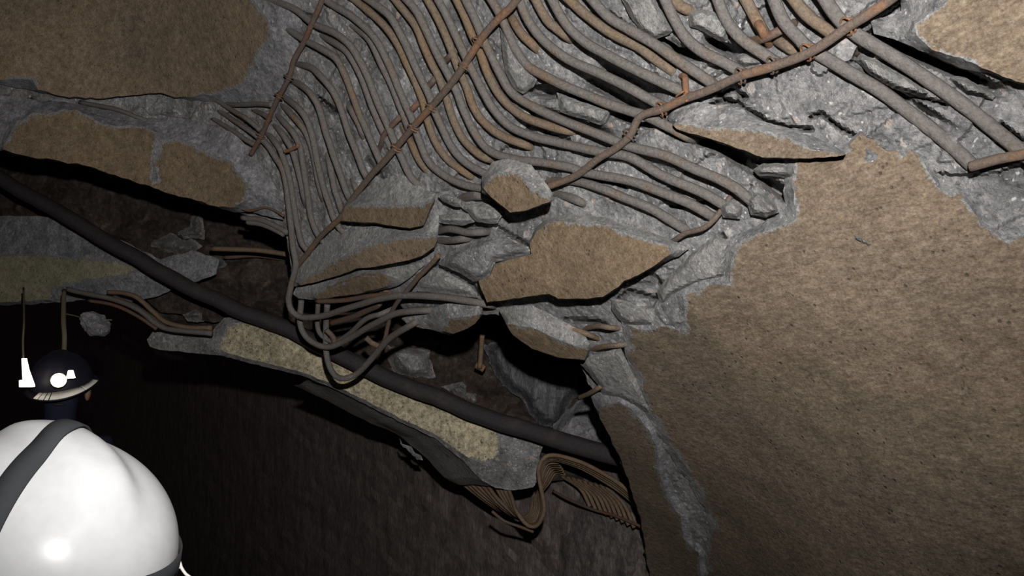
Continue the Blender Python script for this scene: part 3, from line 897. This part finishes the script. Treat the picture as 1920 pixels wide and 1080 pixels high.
for px, lab in ((c2(1060, 560, 1020, 590, 990, 620), 'stub of dark tie bar between brown and grey bars, lowest of three'), (c2(1165, 400, 1130, 440, 1100, 475), 'stub of dark tie bar between brown and grey bars, middle of three'),
                (c2(1265, 265, 1235, 290, 1205, 320), 'stub of dark tie bar between brown and grey bars, uppermost of three'), (c4(370, 235, 460, 215, 560, 165), 'short grey tie bar stub behind the rusted right tie bar'),
                (c2(960, 640, 920, 670, 850, 750, 830, 800), 'dark rusty stub under the lower middle tie bar')):
    bar(px, 'steel_dark', -0.002, 0.0085, sink=(0.05, 0.05), name='tie_bar_stub', label=lab, cat='tie bar')

# rusted wire ties at the crossings
TG = 'rusted wire ties at bar crossings'


def wire_tie(x, y, ang, r=0.0155, off=0.022, mat='rust_orange', lab='orange rusted wire tie where two bars cross'):
    d = float(D_front(np.array([x]), np.array([y]))[0]) - off
    c = P(x, y, d)
    ax = (RIGHT * math.cos(ang) - UP * math.sin(ang)).normalized()
    n = -FWD
    b = ax.cross(n)
    pts = []
    for k in range(16):
        a = 2 * math.pi * k / 9
        pts.append(c + (n * math.cos(a) + b * math.sin(a)) * r + ax * (k - 8) * 0.0009)
    pts.append(c + n * (r + 0.012) + b * 0.008 + ax * 0.015)
    o = tube('wire_tie', pts, 0.0022, mat, sides=6, per=2)
    tag(o, lab, 'wire tie', TG)


for x, y, a, mt in ((1514, 97, -0.6, 'rust_orange'), (1590, 48, -0.6, 'rust_orange'), (1388, 142, -0.4, 'tie_rust'), (1448, 122, -0.4, 'tie_rust'), (1283, 180, 1.2, 'rust_orange'),
                    (1240, 204, -0.5, 'rust_orange'), (896, 78, -1.0, 'rust_orange'), (870, 124, -1.0, 'tie_rust'), (808, 202, -1.0, 'rust_orange'), (774, 240, -1.0, 'rust_orange'), (742, 278, -1.0, 'rust_orange'),
                    (523, 180, -1.1, 'steel_dark'), (541, 145, -1.1, 'steel_dark'), (488, 255, -1.1, 'tie_rust'), (1180, 253, -0.9, 'tie_rust')):
    host = 'right' if x > 1100 else ('middle' if x > 600 else 'left')
    k = COUNT.get(('tie', host), 0)
    COUNT[('tie', host)] = k + 1
    wire_tie(x, y, a, mat=mt, lab={'rust_orange': 'orange rusted', 'tie_rust': 'brown', 'steel_dark': 'dark'}[mt] + ' wire tie on the %s tie bar, %s of its ties' % (host, ORD[k]))
bar(c0(1272, 142, 1281, 146, 1282, 160, 1283, 180), 'rust_orange', 0.022, 0.0068, sink=(0.07, 0.0), wob=0.008, name='rusty_bolt', label='orange rusted peg standing on a thick bar by the right tie bar', cat='bolt', per=4)
bar(c4(400, 80, 425, 130, 450, 165, 465, 205), 'rust_orange', 0.0, 0.0085, sink=(0.09, 0.09), wob=0.006, name='rusty_bolt', label='orange rusted bar end above the right tie bar', cat='bolt', per=4)
bar(cA(560, 990, 600, 980, 680, 940, 715, 915), 'rust_orange', 0.02, 0.006, name='rusty_bolt', label='small rusty hook sticking out between the left bars', cat='bolt', per=4)

# hooked bars at the lower corner
HK = 'hooked bars at the lower corner'
bar(c8(252, 130, 246, 250, 278, 330, 350, 380, 430, 386, 550, 330, 700, 240, 800, 200, 960, 188), 'steel_grey', [0.02, 0.07, 0.11, 0.1, 0.06, 0.02], 0.0115, sink=(0, 0.09), label='second hooked bar curling round to the rounded flake', group=HK)
bar(c8(350, 140, 345, 260, 368, 325, 440, 360, 520, 320, 620, 235, 700, 205), 'steel_grey', [0.0, 0.03, 0.07, 0.06, 0.03], 0.0095, sink=(0, 0.09), label='inner hooked bar lying between the larger hooks', group=HK)
bar(c8(402, 150, 396, 280, 394, 400, 410, 490, 450, 555, 505, 568, 580, 530, 680, 420, 760, 335, 880, 262), 'steel_grey', [0.0, 0.04, 0.12, 0.15, 0.13, 0.08, 0.03], 0.0115, sink=(0, 0.10), label='lowest hooked bar hanging in a deep loop over the black pipe', group=HK)
bar(c8(340, 135, 500, 130, 650, 105, 760, 95), 'steel_dark', 0.03, 0.009, label='straight dark bar under the thin grey and brown flake', group=HK)
bar(c8(420, 260, 560, 215, 680, 160, 700, 130), 'steel_dark', 0.01, 0.011, sink=(0.05, 0.08), label='dark bar running up between the hooked bars', group=HK)
for px, lab in ((c8(400, 290, 430, 330, 440, 380), 'rust clot on the second hooked bar'), (c8(620, 340, 650, 370, 700, 395), 'rusty wire knot on the deep loop')):
    bar(px, 'tie_rust', 0.09, 0.010, name='rusty_bolt', label=lab, cat='bolt', per=6, wob=0.012)
for px, lab in ((cE(200, 620, 260, 590, 310, 560), 'short rusty bar end poking from the tall grey block'), (cE(250, 345, 340, 330, 425, 322), 'short brown bar beside the leaf-shaped flake'), (cE(225, 235, 300, 215, 370, 222), 'rust-yellow bar stub above the short brown bar'),
                (c6(450, 860, 600, 900, 700, 950, 790, 985), 'thin rusty bar behind the leaf-shaped flake'), (c5(1240, 870, 1130, 850, 1010, 880), 'brown bar stub behind the rounded flake')):
    bar(px, 'steel_brown', 0.012, 0.0075, name='bar_stub', label=lab, cat='rebar', sink=(0.08, 0.08))

# ------------------------------------------------------------------ behind: far lining ring, pipe, buckled bundle
DB = lambda k: (lambda x, y: D_back(x, y) - k)
chunk('lining_segment', c0(-260, 392, 0, 404, 60, 405, 110, 408, 160, 420, 230, 452, 300, 486, 360, 470, 412, 486, 404, 515, 330, 540, 300, 556, 240, 566, 180, 560, 110, 568, 40, 572, -260, 578),
      c0(-255, 470, 0, 476, 100, 478, 200, 486, 262, 500, 240, 520, 150, 530, 100, 540, 92, 562, 40, 566, -255, 572), DB(0.25), 0.04, 0.0, -0.2, step=8, jit=3, amp=0.012, blocky=0.008, face_amp=0.006, m_face='olive_lining', m_edge='grey_blue',
      label='far grey and olive lining piece below the black pipe, above the dark opening', cat='concrete slab')
chunk('concrete_chunk', c0(250, 540, 330, 530, 420, 545, 470, 590, 400, 606, 350, 590, 300, 585), None, DB(0.12), 0.02, 0.0, -0.3, step=7, jit=2, amp=0.015, blocky=0.01, m_edge='back_brown', label='dark brown broken mass behind the curled far bars', cat='concrete chunk')
F3_O = c0(276, 636, 286, 622, 340, 622, 392, 628, 420, 596, 470, 590, 540, 608, 640, 650, 740, 700, 840, 750, 930, 785, 1000, 805, 1020, 830, 1012, 852, 1010, 897, 1000, 914, 966, 919, 930, 915, 905, 902, 872, 868, 846, 846, 812, 820, 762, 797, 712, 772, 662, 746, 622, 727, 562, 703, 480, 684, 420, 668, 300, 656, 281, 650)
F3_I = c0(405, 650, 425, 610, 470, 600, 540, 616, 640, 660, 740, 708, 840, 758, 915, 790, 940, 820, 935, 850, 915, 872, 885, 862, 850, 838, 815, 814, 765, 791, 715, 766, 665, 740, 625, 721, 565, 697, 482, 677, 425, 662)
ring = chunk('lining_ring', F3_O, F3_I, DB(0.34), 0.03, 0.0, -0.10, step=6, jit=1.5, amp=0.008, blocky=0.004, face_amp=0.006, m_face='yellow_lining', m_edge='grey_break',
             label='yellowish speckled end face of the far lining ring below the pipe', cat='concrete slab')
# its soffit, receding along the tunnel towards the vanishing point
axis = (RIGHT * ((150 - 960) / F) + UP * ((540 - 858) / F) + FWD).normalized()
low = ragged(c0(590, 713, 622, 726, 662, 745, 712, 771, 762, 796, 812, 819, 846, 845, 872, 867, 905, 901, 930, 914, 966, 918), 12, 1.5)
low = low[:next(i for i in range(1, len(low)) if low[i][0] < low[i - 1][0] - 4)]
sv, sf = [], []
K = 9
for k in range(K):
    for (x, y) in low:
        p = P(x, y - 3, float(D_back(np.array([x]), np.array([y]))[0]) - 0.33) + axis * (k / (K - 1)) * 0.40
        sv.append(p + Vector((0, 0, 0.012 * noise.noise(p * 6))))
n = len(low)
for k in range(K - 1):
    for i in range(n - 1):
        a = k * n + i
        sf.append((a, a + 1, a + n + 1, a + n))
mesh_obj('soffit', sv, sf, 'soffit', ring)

for pts, m, lab, k, cat in (
        (c8(720, 380, 840, 370, 980, 400, 1000, 560, 900, 590, 760, 520), 'grey_break', 'grey mottled patch of broken concrete above the pipe, left of the bolt', 0.1, 'concrete chunk'),
        (c8(1040, 620, 1150, 590, 1240, 660, 1290, 720, 1180, 700), 'grey_break', 'small grey lump just above the pipe, below the bolt', 0.1, 'concrete chunk'),
        (c8(1270, 370, 1400, 360, 1600, 480, 1820, 490, 1900, 620, 1760, 720, 1700, 860, 1600, 840, 1500, 700, 1350, 560), 'rock_streak', 'streaked grey rock face behind the leaf-shaped flake', 0.14, 'rock'),
        (c0(1035, 800, 1062, 768, 1112, 738, 1140, 770, 1170, 840, 1180, 880, 1120, 850, 1040, 832), 'grey_blue', 'bluish grey block above the pipe beside the narrow brown strip', 0.3, 'concrete chunk'),
        (c7(950, 500, 1010, 450, 1100, 430, 1240, 430, 1280, 460, 1180, 530, 1120, 560, 1040, 530), 'rock_streak', 'grey flaky rock just above the black pipe', 0.16, 'rock'),
        (c7(790, 340, 960, 290, 1080, 330, 1160, 380, 1040, 430, 900, 400), 'olive_lining', 'olive grey patch of old lining above the black pipe', 0.08, 'concrete chunk'),
        (c7(1070, 180, 1130, 175, 1150, 230, 1150, 330, 1040, 320, 1000, 290, 1080, 250), 'soffit', 'small brown knob of rock under the long sloping slab', 0.1, 'rock'),
        (c8(-30, 130, 130, 140, 170, 200, 190, 250, 100, 250, -20, 190), 'back_brown', 'brown rock lump behind the pipe beside the hooked bars', 0.12, 'rock'),
        (c7(1020, 740, 1110, 700, 1190, 720, 1150, 780, 1050, 790), 'grey_break', 'grey stone lying above the curled far bars', 0.2, 'stone'),
        (c8(800, 900, 850, 950, 930, 1010, 940, 1032, 900, 1020, 850, 980), 'grey_blue', 'thin grey splinter hanging below the far lining ring', 0.1, 'stone')):
    chunk('broken_rock', pts, None, DB(k), 0.015, -0.10, -0.2, step=5, jit=5, amp=0.02, blocky=0.02, bev=20, m_edge=m, label=lab, cat=cat)

# hanging lump
lp = P(178, 607, 3.55)
bm = bmesh.new()
bmesh.ops.create_icosphere(bm, subdivisions=4, radius=1.0)
lv = [Vector((v.co.x * 0.068, v.co.y * 0.05, v.co.z * 0.052)) for v in bm.verts]
lv = [lp + v * (1 + 0.35 * noise.fractal(v * 14, 0.8, 2.1, 4)) + Vector((0, 0, -0.2 * v.x)) for v in lv]
lf = [[v.index for v in f.verts] for f in bm.faces]
bm.free()
tag(mesh_obj('concrete_lump', lv, lf, 'grey_blue'), 'round grey concrete lump dangling in the dark opening', 'concrete chunk')
wire_pts = [P(120, 588, 3.6), P(140, 592, 3.58), P(165, 598, 3.55), P(210, 600, 3.55)]
tag(tube('hanging_wire', wire_pts, 0.003, 'cord_olive', sides=6), 'thin wire holding the dangling concrete lump', 'wire')

# pipe
pp = [P(x, y, float(D_back(np.array([x]), np.array([y]))[0]) - 0.45) for x, y in
      c0(-140, 248, 0, 335, 110, 398, 233, 470, 340, 532, 470, 590, 560, 626, 680, 688, 800, 738, 930, 788, 1040, 822, 1160, 858, 1280, 890)]
tag(tube('black_pipe', pp, 0.035, 'pipe_black', sides=18, per=8, wob=0.006), 'long black pipe slanting across behind the broken lining', 'pipe')

# curled bars on the left
CL = 'curled far bars below the pipe'
for px, r, k, m, lab in ((c7(380, 608, 500, 635, 650, 668, 780, 722, 880, 800, 960, 832, 1190, 856), 0.012, 0.5, 'steel_grey', 'pale curled bar with a pointed end over the dark opening'),
                         (c7(610, 625, 700, 630, 780, 660, 870, 740, 930, 790, 1050, 820, 1190, 825), 0.011, 0.46, 'steel_olive', 'brown curled bar lying on the far lining ring'),
                         (c7(640, 650, 760, 700, 870, 775, 950, 830, 1040, 842), 0.009, 0.44, 'steel_dark', 'dark curled bar between the pale and brown ones'),
                         (c7(500, 672, 650, 700, 780, 762, 880, 830), 0.008, 0.5, 'steel_dark', 'thin dark bar under the pale curled bar')):
    bar(px, m, 0.0, r, DB(k), label=lab, group=CL)
bar(c7(1190, 378, 1420, 385, 1620, 412), 'steel_olive', 0, 0.012, DB(0.3), label='straight brown bar bridging the dark recess to the outermost bar')
bar(c7(1260, 430, 1450, 420, 1610, 440), 'steel_dark', 0, 0.009, DB(0.05), label='faint dark bar below the bridging brown bar')
for px, lab in ((c7(1360, 205, 1480, 222, 1620, 290), 'upper bar end sticking out under the long sloping slab'), (c7(1390, 230, 1480, 245, 1600, 300), 'lower bar end sticking out under the long sloping slab')):
    bar(px, 'steel_grey', 0.0, 0.0105, label=lab, group='bar ends under the long slab')
bar(c7(1310, 130, 1400, 165, 1500, 150, 1600, 195), 'steel_dark', 0.03, 0.005, name='wire', label='thin dark wire at the edge of the long sloping slab', cat='wire')
bl = bar(c0(905, 628, 903, 655, 899, 690), 'steel_olive', [0.05, 0.0], 0.011, DB(0.25), name='rock_bolt', label='short rusty bolt hanging under the rounded flake', cat='bolt')
bar(c0(893, 684, 901, 688, 908, 692), 'rust_orange', 0.0, 0.016, DB(0.22), name='rusty_bolt', label='rust lump at the foot of the hanging bolt', cat='bolt', per=4)

# buckled bundle beneath the far ring: nested bars, each a little further along the tunnel
BG = 'buckled bars bundled below the far lining ring'
NB = 10
for i in range(NB):
    t = i / (NB - 1)
    near = [(1700, 690), (1600, 590), (1480, 505), (1340, 440), (1210, 402), (1140, 418), (1112, 490), (1128, 610), (1140, 715), (1105, 790), (1050, 790), (990, 720), (960, 650), (930, 560)]
    far = [(1720, 820), (1600, 765), (1480, 690), (1380, 590), (1260, 510), (1205, 500), (1160, 560), (1090, 640), (1075, 690), (1060, 735), (1000, 750), (860, 690), (680, 560), (540, 430)]
    t = (0.0, 0.07, 0.14, 0.21, 0.36, 0.48, 0.60, 0.73, 0.86, 1.0)[i]
    px = []
    for (a, b), (c, d) in zip(near, far):
        px.append((640 + (a + (c - a) * t) / 3, 720 + (b + (d - b) * t) / 3))
    if i > 3:                                  # the inner bars end in the hollow under the hump
        px = px[4:]
    bar(px, 'steel_olive', [0, 0, 0, 0, -0.06, -0.22], 0.0082, lambda x, y, t=t: 3.10 + 0.42 * t + 0 * x, label='brown steel bar buckled into a hook below the far lining ring, %s inwards' % ORD[i], group=BG, wob=0.004)
FG = 'thin bars fanned over the far side wall'
for i in range(9):
    t = i / 8
    a = (1235 + 250 * t, 515 + 60 * t)
    b = (1400 + 250 * t, 690 + 120 * t)
    px = [(640 + u / 3, 720 + v / 3) for u, v in (a, ((a[0] + b[0]) / 2 + 25, (a[1] + b[1]) / 2 - 15), b)]
    bar(px, 'steel_olive', 0, 0.0078, lambda x, y: D_side(x, y) - 0.13, label='thin dark bar over the side wall, %s from the buckled bars' % ORD[i], group=FG)
bar(c9(1190, 600, 1280, 650, 1400, 700, 1550, 745, 1700, 810), 'steel_dark', 0, 0.006, lambda x, y: D_side(x, y) - 0.15, name='tie_bar', label='thin dark tie bar crossing the fanned thin bars', cat='tie bar')
bar(c9(850, 715, 920, 770, 1000, 800, 1080, 830), 'steel_dark', 0, 0.006, lambda x, y: 3.2 + 0 * x, name='tie_bar', label='thin tie bar along the bottom of the buckled bars', cat='tie bar')
# near part of the side wall behind the bundle
chunk('broken_rock', c0(1050, 900, 1110, 870, 1180, 880, 1230, 960, 1240, 1200, 1000, 1200, 1010, 1060, 1030, 970), None, lambda x, y: D_side(x, y) - 0.05, 0.0, -0.14, -0.16, step=9, jit=9, amp=0.03, blocky=0.02, m_edge='side_rock', bev=60,
      label='streaked grey brown rock wall under the fanned thin bars', cat='rock')

# ------------------------------------------------------------------ people and helmets
def make_person(name, height, loc, yaw, cloth, label, group=None, skin_from=1.49):
    k = height / 1.74
    J, E, R = [], [], []

    def add(p, r, parent=None):
        J.append(Vector(p) * k)
        R.append(r * k)
        if parent is not None:
            E.append((parent, len(J) - 1))
        return len(J) - 1
    pelvis = add((0, 0, 0.95), 0.145)
    waist = add((0, 0, 1.10), 0.130, pelvis)
    chest = add((0, 0.0, 1.28), 0.150, waist)
    nb = add((0, -0.01, 1.42), 0.085, chest)
    nk = add((0, 0.0, 1.49), 0.056, nb)
    jaw = add((0, 0.025, 1.55), 0.066, nk)
    hd = add((0, 0.012, 1.63), 0.088, jaw)
    top = add((0, 0.0, 1.69), 0.070, hd)
    nose0 = add((0, 0.092, 1.605), 0.020, hd)
    add((0, 0.112, 1.588), 0.012, nose0)
    for s in (-1, 1):
        sh = add((0.165 * s, -0.005, 1.385), 0.072, chest)
        el = add((0.225 * s, -0.03, 1.11), 0.047, sh)
        wr = add((0.235 * s, 0.06, 0.88), 0.030, el)
        pm = add((0.232 * s, 0.085, 0.80), 0.032, wr)
        for f, (dx, ln) in enumerate(((-0.026, 0.070), (-0.009, 0.080), (0.009, 0.076), (0.025, 0.060))):
            b = add((0.232 * s + dx * 0.4, 0.088 + dx * 0.9, 0.765), 0.0105, pm)
            c = add((0.230 * s + dx * 0.4, 0.096 + dx, 0.765 - ln * 0.55), 0.0095, b)
            add((0.222 * s + dx * 0.4, 0.105 + dx, 0.765 - ln), 0.008, c)
        t0 = add((0.225 * s, 0.125, 0.805), 0.012, pm)
        add((0.215 * s, 0.145, 0.77), 0.010, t0)
        hp = add((0.095 * s, 0, 0.88), 0.098, pelvis)
        kn = add((0.105 * s, 0.02, 0.49), 0.064, hp)
        ca = add((0.110 * s, -0.015, 0.33), 0.058, kn)
        an = add((0.112 * s, -0.02, 0.09), 0.044, ca)
        add((0.125 * s, 0.08, 0.05), 0.046, an)
        add((0.130 * s, 0.16, 0.042), 0.038, len(J) - 1)
    me = bpy.data.meshes.new(name + '_cage')
    me.from_pydata([tuple(j) for j in J], E, [])
    o = bpy.data.objects.new(name + '_cage', me)
    C.objects.link(o)
    o.modifiers.new('skin', 'SKIN').use_smooth_shade = True
    for i, v in enumerate(me.skin_vertices[0].data):
        v.radius = (R[i], R[i])
        v.use_root = (i == 0)
    o.modifiers.new('sub', 'SUBSURF').levels = 2
    o.modifiers['sub'].render_levels = 2
    dg = bpy.context.evaluated_depsgraph_get()
    dg.update()
    body = bpy.data.meshes.new_from_object(o.evaluated_get(dg))
    bpy.data.objects.remove(o)
    body.name = name
    zmin = min(v.co.z for v in body.vertices)
    for v in body.vertices:
        v.co.z -= zmin
    body.materials.clear()
    for m in (cloth, 'skin', 'strap_black'):
        body.materials.append(MATS[m])
    for p in body.polygons:
        p.use_smooth = True
        z = p.center.z / k
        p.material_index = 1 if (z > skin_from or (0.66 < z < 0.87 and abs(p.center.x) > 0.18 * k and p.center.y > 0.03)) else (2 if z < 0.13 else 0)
    ob = bpy.data.objects.new(name, body)
    C.objects.link(ob)
    ob.location = loc
    ob.rotation_euler = (0, 0, yaw)
    tag(ob, label, 'person', group)

    def blob(nm, c, r, mat, cut=None):
        b = bmesh.new()
        bmesh.ops.create_uvsphere(b, u_segments=16, v_segments=10, radius=1)
        if cut is not None:
            bmesh.ops.delete(b, geom=[v for v in b.verts if v.co.z < cut or (v.co.y > 0.55 and v.co.z < 0.5)], context='VERTS')
        vv = [Vector((v.co.x * r[0], v.co.y * r[1], v.co.z * r[2])) * k + Vector(c) * k - Vector((0, 0, zmin)) for v in b.verts]
        b.verts.index_update()
        f = [[v.index for v in q.verts] for q in b.faces]
        b.free()
        return mesh_obj(nm, vv, f, mat, ob, True)
    for s in (-1, 1):
        blob('eye', (0.031 * s, 0.083, 1.632), (0.012, 0.010, 0.009), 'cord_white')
        blob('ear', (0.088 * s, 0.0, 1.61), (0.012, 0.022, 0.033), 'skin')
    blob('mouth', (0, 0.086, 1.555), (0.024, 0.008, 0.006), 'hair_black')
    blob('hair', (0, -0.004, 1.645), (0.094, 0.102, 0.090), 'hair_black', -0.35)
    return ob


def dome_surface(a, b, c, ridge, nphi=64, nth=28):
    verts, faces = [], []
    for j in range(nth + 1):
        th = math.radians(-4 + 94 * j / nth)
        rho = max(math.cos(th), 0.0) ** 0.92
        for i in range(nphi):
            ph = 2 * math.pi * i / nphi
            x, y, z = a * rho * math.cos(ph), b * rho * math.sin(ph), c * math.sin(th)
            n = Vector((x / a ** 2, y / b ** 2, z / c ** 2 + 1e-6)).normalized()
            g = ridge * math.exp(-(x / 0.034) ** 4) * min(max((z / c - 0.50) / 0.35, 0), 1)
            verts.append(Vector((x, y, z)) + n * g)
    for j in range(nth):
        for i in range(nphi):
            p, q = j * nphi + i, j * nphi + (i + 1) % nphi
            faces.append((p, q, q + nphi, p + nphi))
    faces.append(tuple(nth * nphi + i for i in range(nphi)))
    return verts, faces


def thicken(o, t):
    m = o.modifiers.new('solid', 'SOLIDIFY')
    m.thickness = t
    m.offset = -1
    return o


def strap_loop(name, bvh, centre, normal, width, mat, parent, inv, a0=0, a1=360, lift=0.003, n=90):
    """flat band lying on the dome where the plane (centre, normal) cuts it"""
    u = normal.orthogonal().normalized()
    v = normal.cross(u)
    rows = []
    for i in range(n + 1):
        a = math.radians(a0 + (a1 - a0) * i / n)
        d = u * math.cos(a) + v * math.sin(a)
        row = []
        for s in (-0.5, 0, 0.5):
            hit = bvh.ray_cast(centre + normal * width * s + d * 0.5, -d)
            if hit[0] is None:
                row = None
                break
            row.append(hit[0] + d * lift)
        rows.append(row)
    verts, faces = [], []
    prev = None
    for row in rows:
        if row is None:
            prev = None
            continue
        k = len(verts)
        verts += [inv @ p for p in row]
        if prev is not None and (verts[k] - verts[prev]).length < 0.03:
            faces += [(prev, prev + 1, k + 1, k), (prev + 1, prev + 2, k + 2, k + 1)]
        prev = k
    o = mesh_obj(name, verts, faces, mat, parent, True)
    m = o.modifiers.new('solid', 'SOLIDIFY')
    m.thickness = 0.0025
    m.offset = 0
    return o


def brim_mesh(a, b, peak, z0=-0.004, n=72, flare=0.014, ph0=0.0, ph1=2 * math.pi, inset=0.0, lift=0.0):
    verts, faces = [], []
    closed = ph1 - ph0 > 6.2
    m = n if closed else n + 1
    for i in range(m):
        ph = ph0 + (ph1 - ph0) * i / n
        fr = max(math.sin(ph), 0) ** 3
        for q in (inset, 1 - inset * 0.5):
            e = (flare + peak * fr) * q
            verts.append(Vector(((a + e * 0.8) * math.cos(ph), (b + e) * math.sin(ph), z0 - 0.25 * e + lift)))
    for i in range(n if closed else n):
        j = (i + 1) % m
        faces.append((2 * i, 2 * i + 1, 2 * j + 1, 2 * j))
    return verts, faces


# --- near worker: white helmet with black lamp straps, seen from behind
H1 = P(78, 1016, 0.90)
M1 = Matrix.Translation(H1) @ Matrix.Rotation(0.95, 4, 'Z') @ Matrix.Rotation(0.30, 4, 'X')
helmet = empty('safety_helmet')
helmet.matrix_world = M1
hv, hf = dome_surface(0.138, 0.162, 0.119, 0.012)
shell = thicken(mesh_obj('shell', hv, hf, 'helmet_white', helmet, True), 0.003)
bv, bf = brim_mesh(0.138, 0.162, 0.03, z0=-0.012, flare=0.004)
thicken(mesh_obj('brim', bv, bf, 'helmet_white', helmet, True), 0.003)
bvh = BVHTree.FromPolygons([M1 @ v for v in hv], hf)
pts = []
for x, y in ((-10, 962), (40, 885), (92, 824)):
    d = (P(x, y, 1) - CAM).normalized()
    h = bvh.ray_cast(CAM, d)
    pts.append(h[0] if h[0] is not None else bvh.find_nearest(P(x, y, 0.9))[0])
nrm = (pts[1] - pts[0]).cross(pts[2] - pts[0]).normalized()
cen = pts[1] + (M1.translation + Vector((0, 0, 0.03)) - pts[1])
cen = cen - nrm * (cen - pts[1]).dot(nrm)
strap_loop('top_strap', bvh, cen, nrm, 0.028, 'strap_black', helmet, M1.inverted(), n=140)
axis_z = (M1.to_3x3() @ Vector((0, 0, 1))).normalized()
strap_loop('head_band', bvh, H1 + axis_z * 0.006, axis_z, 0.026, 'strap_black', helmet, M1.inverted(), n=140)
# clip where the top strap meets the lamp, at the crown
hit = bvh.find_nearest(P(116, 808, 1.0))[0]
loc = M1.inverted() @ hit
bm = bmesh.new()
bmesh.ops.create_cube(bm, size=1)
bmesh.ops.bevel(bm, geom=bm.edges[:], offset=0.12, segments=2, affect='EDGES')
cv = [Vector((v.co.x * 0.040, v.co.y * 0.020, v.co.z * 0.016)) + loc + Vector((0, 0, 0.004)) for v in bm.verts]
cf = [[v.index for v in f.verts] for f in bm.faces]
bm.free()
mesh_obj('strap_clip', cv, cf, 'strap_black', helmet)
tag(helmet, 'glossy white safety helmet with black lamp straps, seen from behind', 'helmet')
make_person('person', 1.64, (H1.x - 0.01, H1.y + 0.02, 0), 0.95, 'cloth_dark', 'person in dark clothes wearing the white helmet, back to us')
cord = tube('chin_cord', [P(318, 1066, 0.93), P(332, 1064, 0.93), P(339, 1062, 0.93), P(335, 1050, 0.93), P(340, 1064, 0.93), P(348, 1076, 0.93), P(360, 1088, 0.93), P(365, 1120, 0.94)], 0.0018, 'cord_white', sides=8, per=5)
tag(cord, 'thin white cord end below the rim of the white helmet', 'cord')

# --- far worker: dark helmet with a lit headlamp, facing us
H2 = P(116, 716, 3.3)
M2 = Matrix.Translation(H2) @ Matrix.Rotation(math.pi + 0.38, 4, 'Z') @ Matrix.Rotation(0.20, 4, 'Y') @ Matrix.Rotation(-0.36, 4, 'X')
h2 = empty('safety_helmet')
h2.matrix_world = M2
hv2, hf2 = dome_surface(0.118, 0.138, 0.125, 0.008)
thicken(mesh_obj('shell', hv2, hf2, 'helmet_dark', h2, True), 0.003)
bv, bf = brim_mesh(0.118, 0.138, 0.035, z0=-0.004, flare=0.026)
thicken(mesh_obj('brim', bv, bf, 'helmet_dark', h2, True), 0.003)
for a0, a1 in ((0.95, 1.08), (1.11, 1.24), (1.27, 1.36), (1.39, 1.60), (1.60, 2.25), (2.25, 2.95)):
    tv, tf = brim_mesh(0.118, 0.138, 0.035, z0=-0.004, flare=0.026, n=16, ph0=a0, ph1=a1, inset=0.06, lift=0.004)
    thicken(mesh_obj('lit_brim_strip', tv, tf, 'lit_brim_white', h2, True), 0.002)  # white strips stand in for headlamp light falling on the brim
tag(h2, 'dark safety helmet with brightly lit brim in the black opening', 'helmet')
# headlamp
lamp = empty('headlamp')
lc = P(110, 713, 3.12)
back = (M2.to_3x3() @ Vector((0, 1, 0))).normalized()
front = (CAM - lc).normalized()
sd, sdf = [], []
ru = front.orthogonal().normalized()
rv = front.cross(ru)
prof_shell = [(0.0, -0.035), (0.020, -0.035), (0.029, -0.02), (0.031, 0.0), (0.028, 0.004)]
prof_glow = [(0.0275, 0.002), (0.024, 0.010), (0.015, 0.016), (0.0, 0.018)]


def lathe(name, prof, mat, parent, n=28):
    vv, f = [], []
    for r, z in prof:
        for i in range(n):
            a = 2 * math.pi * i / n
            vv.append(lc + (ru * math.cos(a) + rv * math.sin(a)) * max(r, 1e-4) + front * z)
    for j in range(len(prof) - 1):
        for i in range(n):
            p, q = j * n + i, j * n + (i + 1) % n
            f.append((p, q, q + n, p + n))
    return mesh_obj(name, vv, f, mat, parent, True)


lathe('housing', prof_shell, 'lamp_shell', lamp)
lathe('lens', prof_glow, 'warm_glow', lamp)
bc = P(132, 703, 3.12)
bkt = []
for dz in (-0.006, 0.006):
    for (u, v) in ((-0.014, -0.014), (0.017, -0.012), (0.008, 0.018), (-0.006, 0.018)):
        bkt.append(bc + RIGHT * u + UP * v + FWD * dz)
mesh_obj('bracket', bkt, [(3, 2, 1, 0), (4, 5, 6, 7), (0, 1, 5, 4), (1, 2, 6, 5), (2, 3, 7, 6), (3, 0, 4, 7)], 'warm_glow', lamp)  # bracket is no source; its glow stands in for headlamp light on it
tag(lamp, 'small round headlamp glowing warm white on the dark helmet', 'lamp')
make_person('person', 1.79, (H2.x, H2.y + 0.02, 0.22), math.pi + 0.38, 'cloth_navy', 'person in dark navy clothes under the headlamp, standing in the dark opening', skin_from=1.62)  # cloth colour carried up over the lower face stands in for shade there
# narrow bright sliver hanging on its cord beside them, glow put in as emission
wl = empty('bright_sliver')
prof = [(-0.011, 0.075), (0.0, 0.075), (0.010, 0.03), (0.032, -0.03), (0.032, -0.036), (-0.020, -0.036), (-0.021, -0.010), (-0.007, -0.010)]
wc = P(48, 708, 3.1)
vv = [wc + RIGHT * u + UP * v + FWD * z for z in (-0.008, 0.008) for u, v in prof]
n = len(prof)
ff = [tuple(range(n - 1, -1, -1)), tuple(range(n, 2 * n))] + [(i, (i + 1) % n, n + (i + 1) % n, n + i) for i in range(n)]
mesh_obj('sliver_body', vv, ff, 'warm_glow', wl)
tube('cord', [P(44, 676, 3.1), P(43, 640, 3.12), P(45, 600, 3.2), P(44, 540, 3.6)], 0.004, 'cord_olive', sides=6, parent=wl)
tag(wl, 'narrow glowing white sliver hanging on a cord next to the headlamp', 'lamp')
tag(tube('rope', [P(120, 664, 3.4), P(121, 630, 3.4), P(119, 600, 3.45), P(120, 545, 3.6)], 0.010, 'cord_olive', sides=8), 'olive cord hanging in the dark above the headlamp', 'cord')
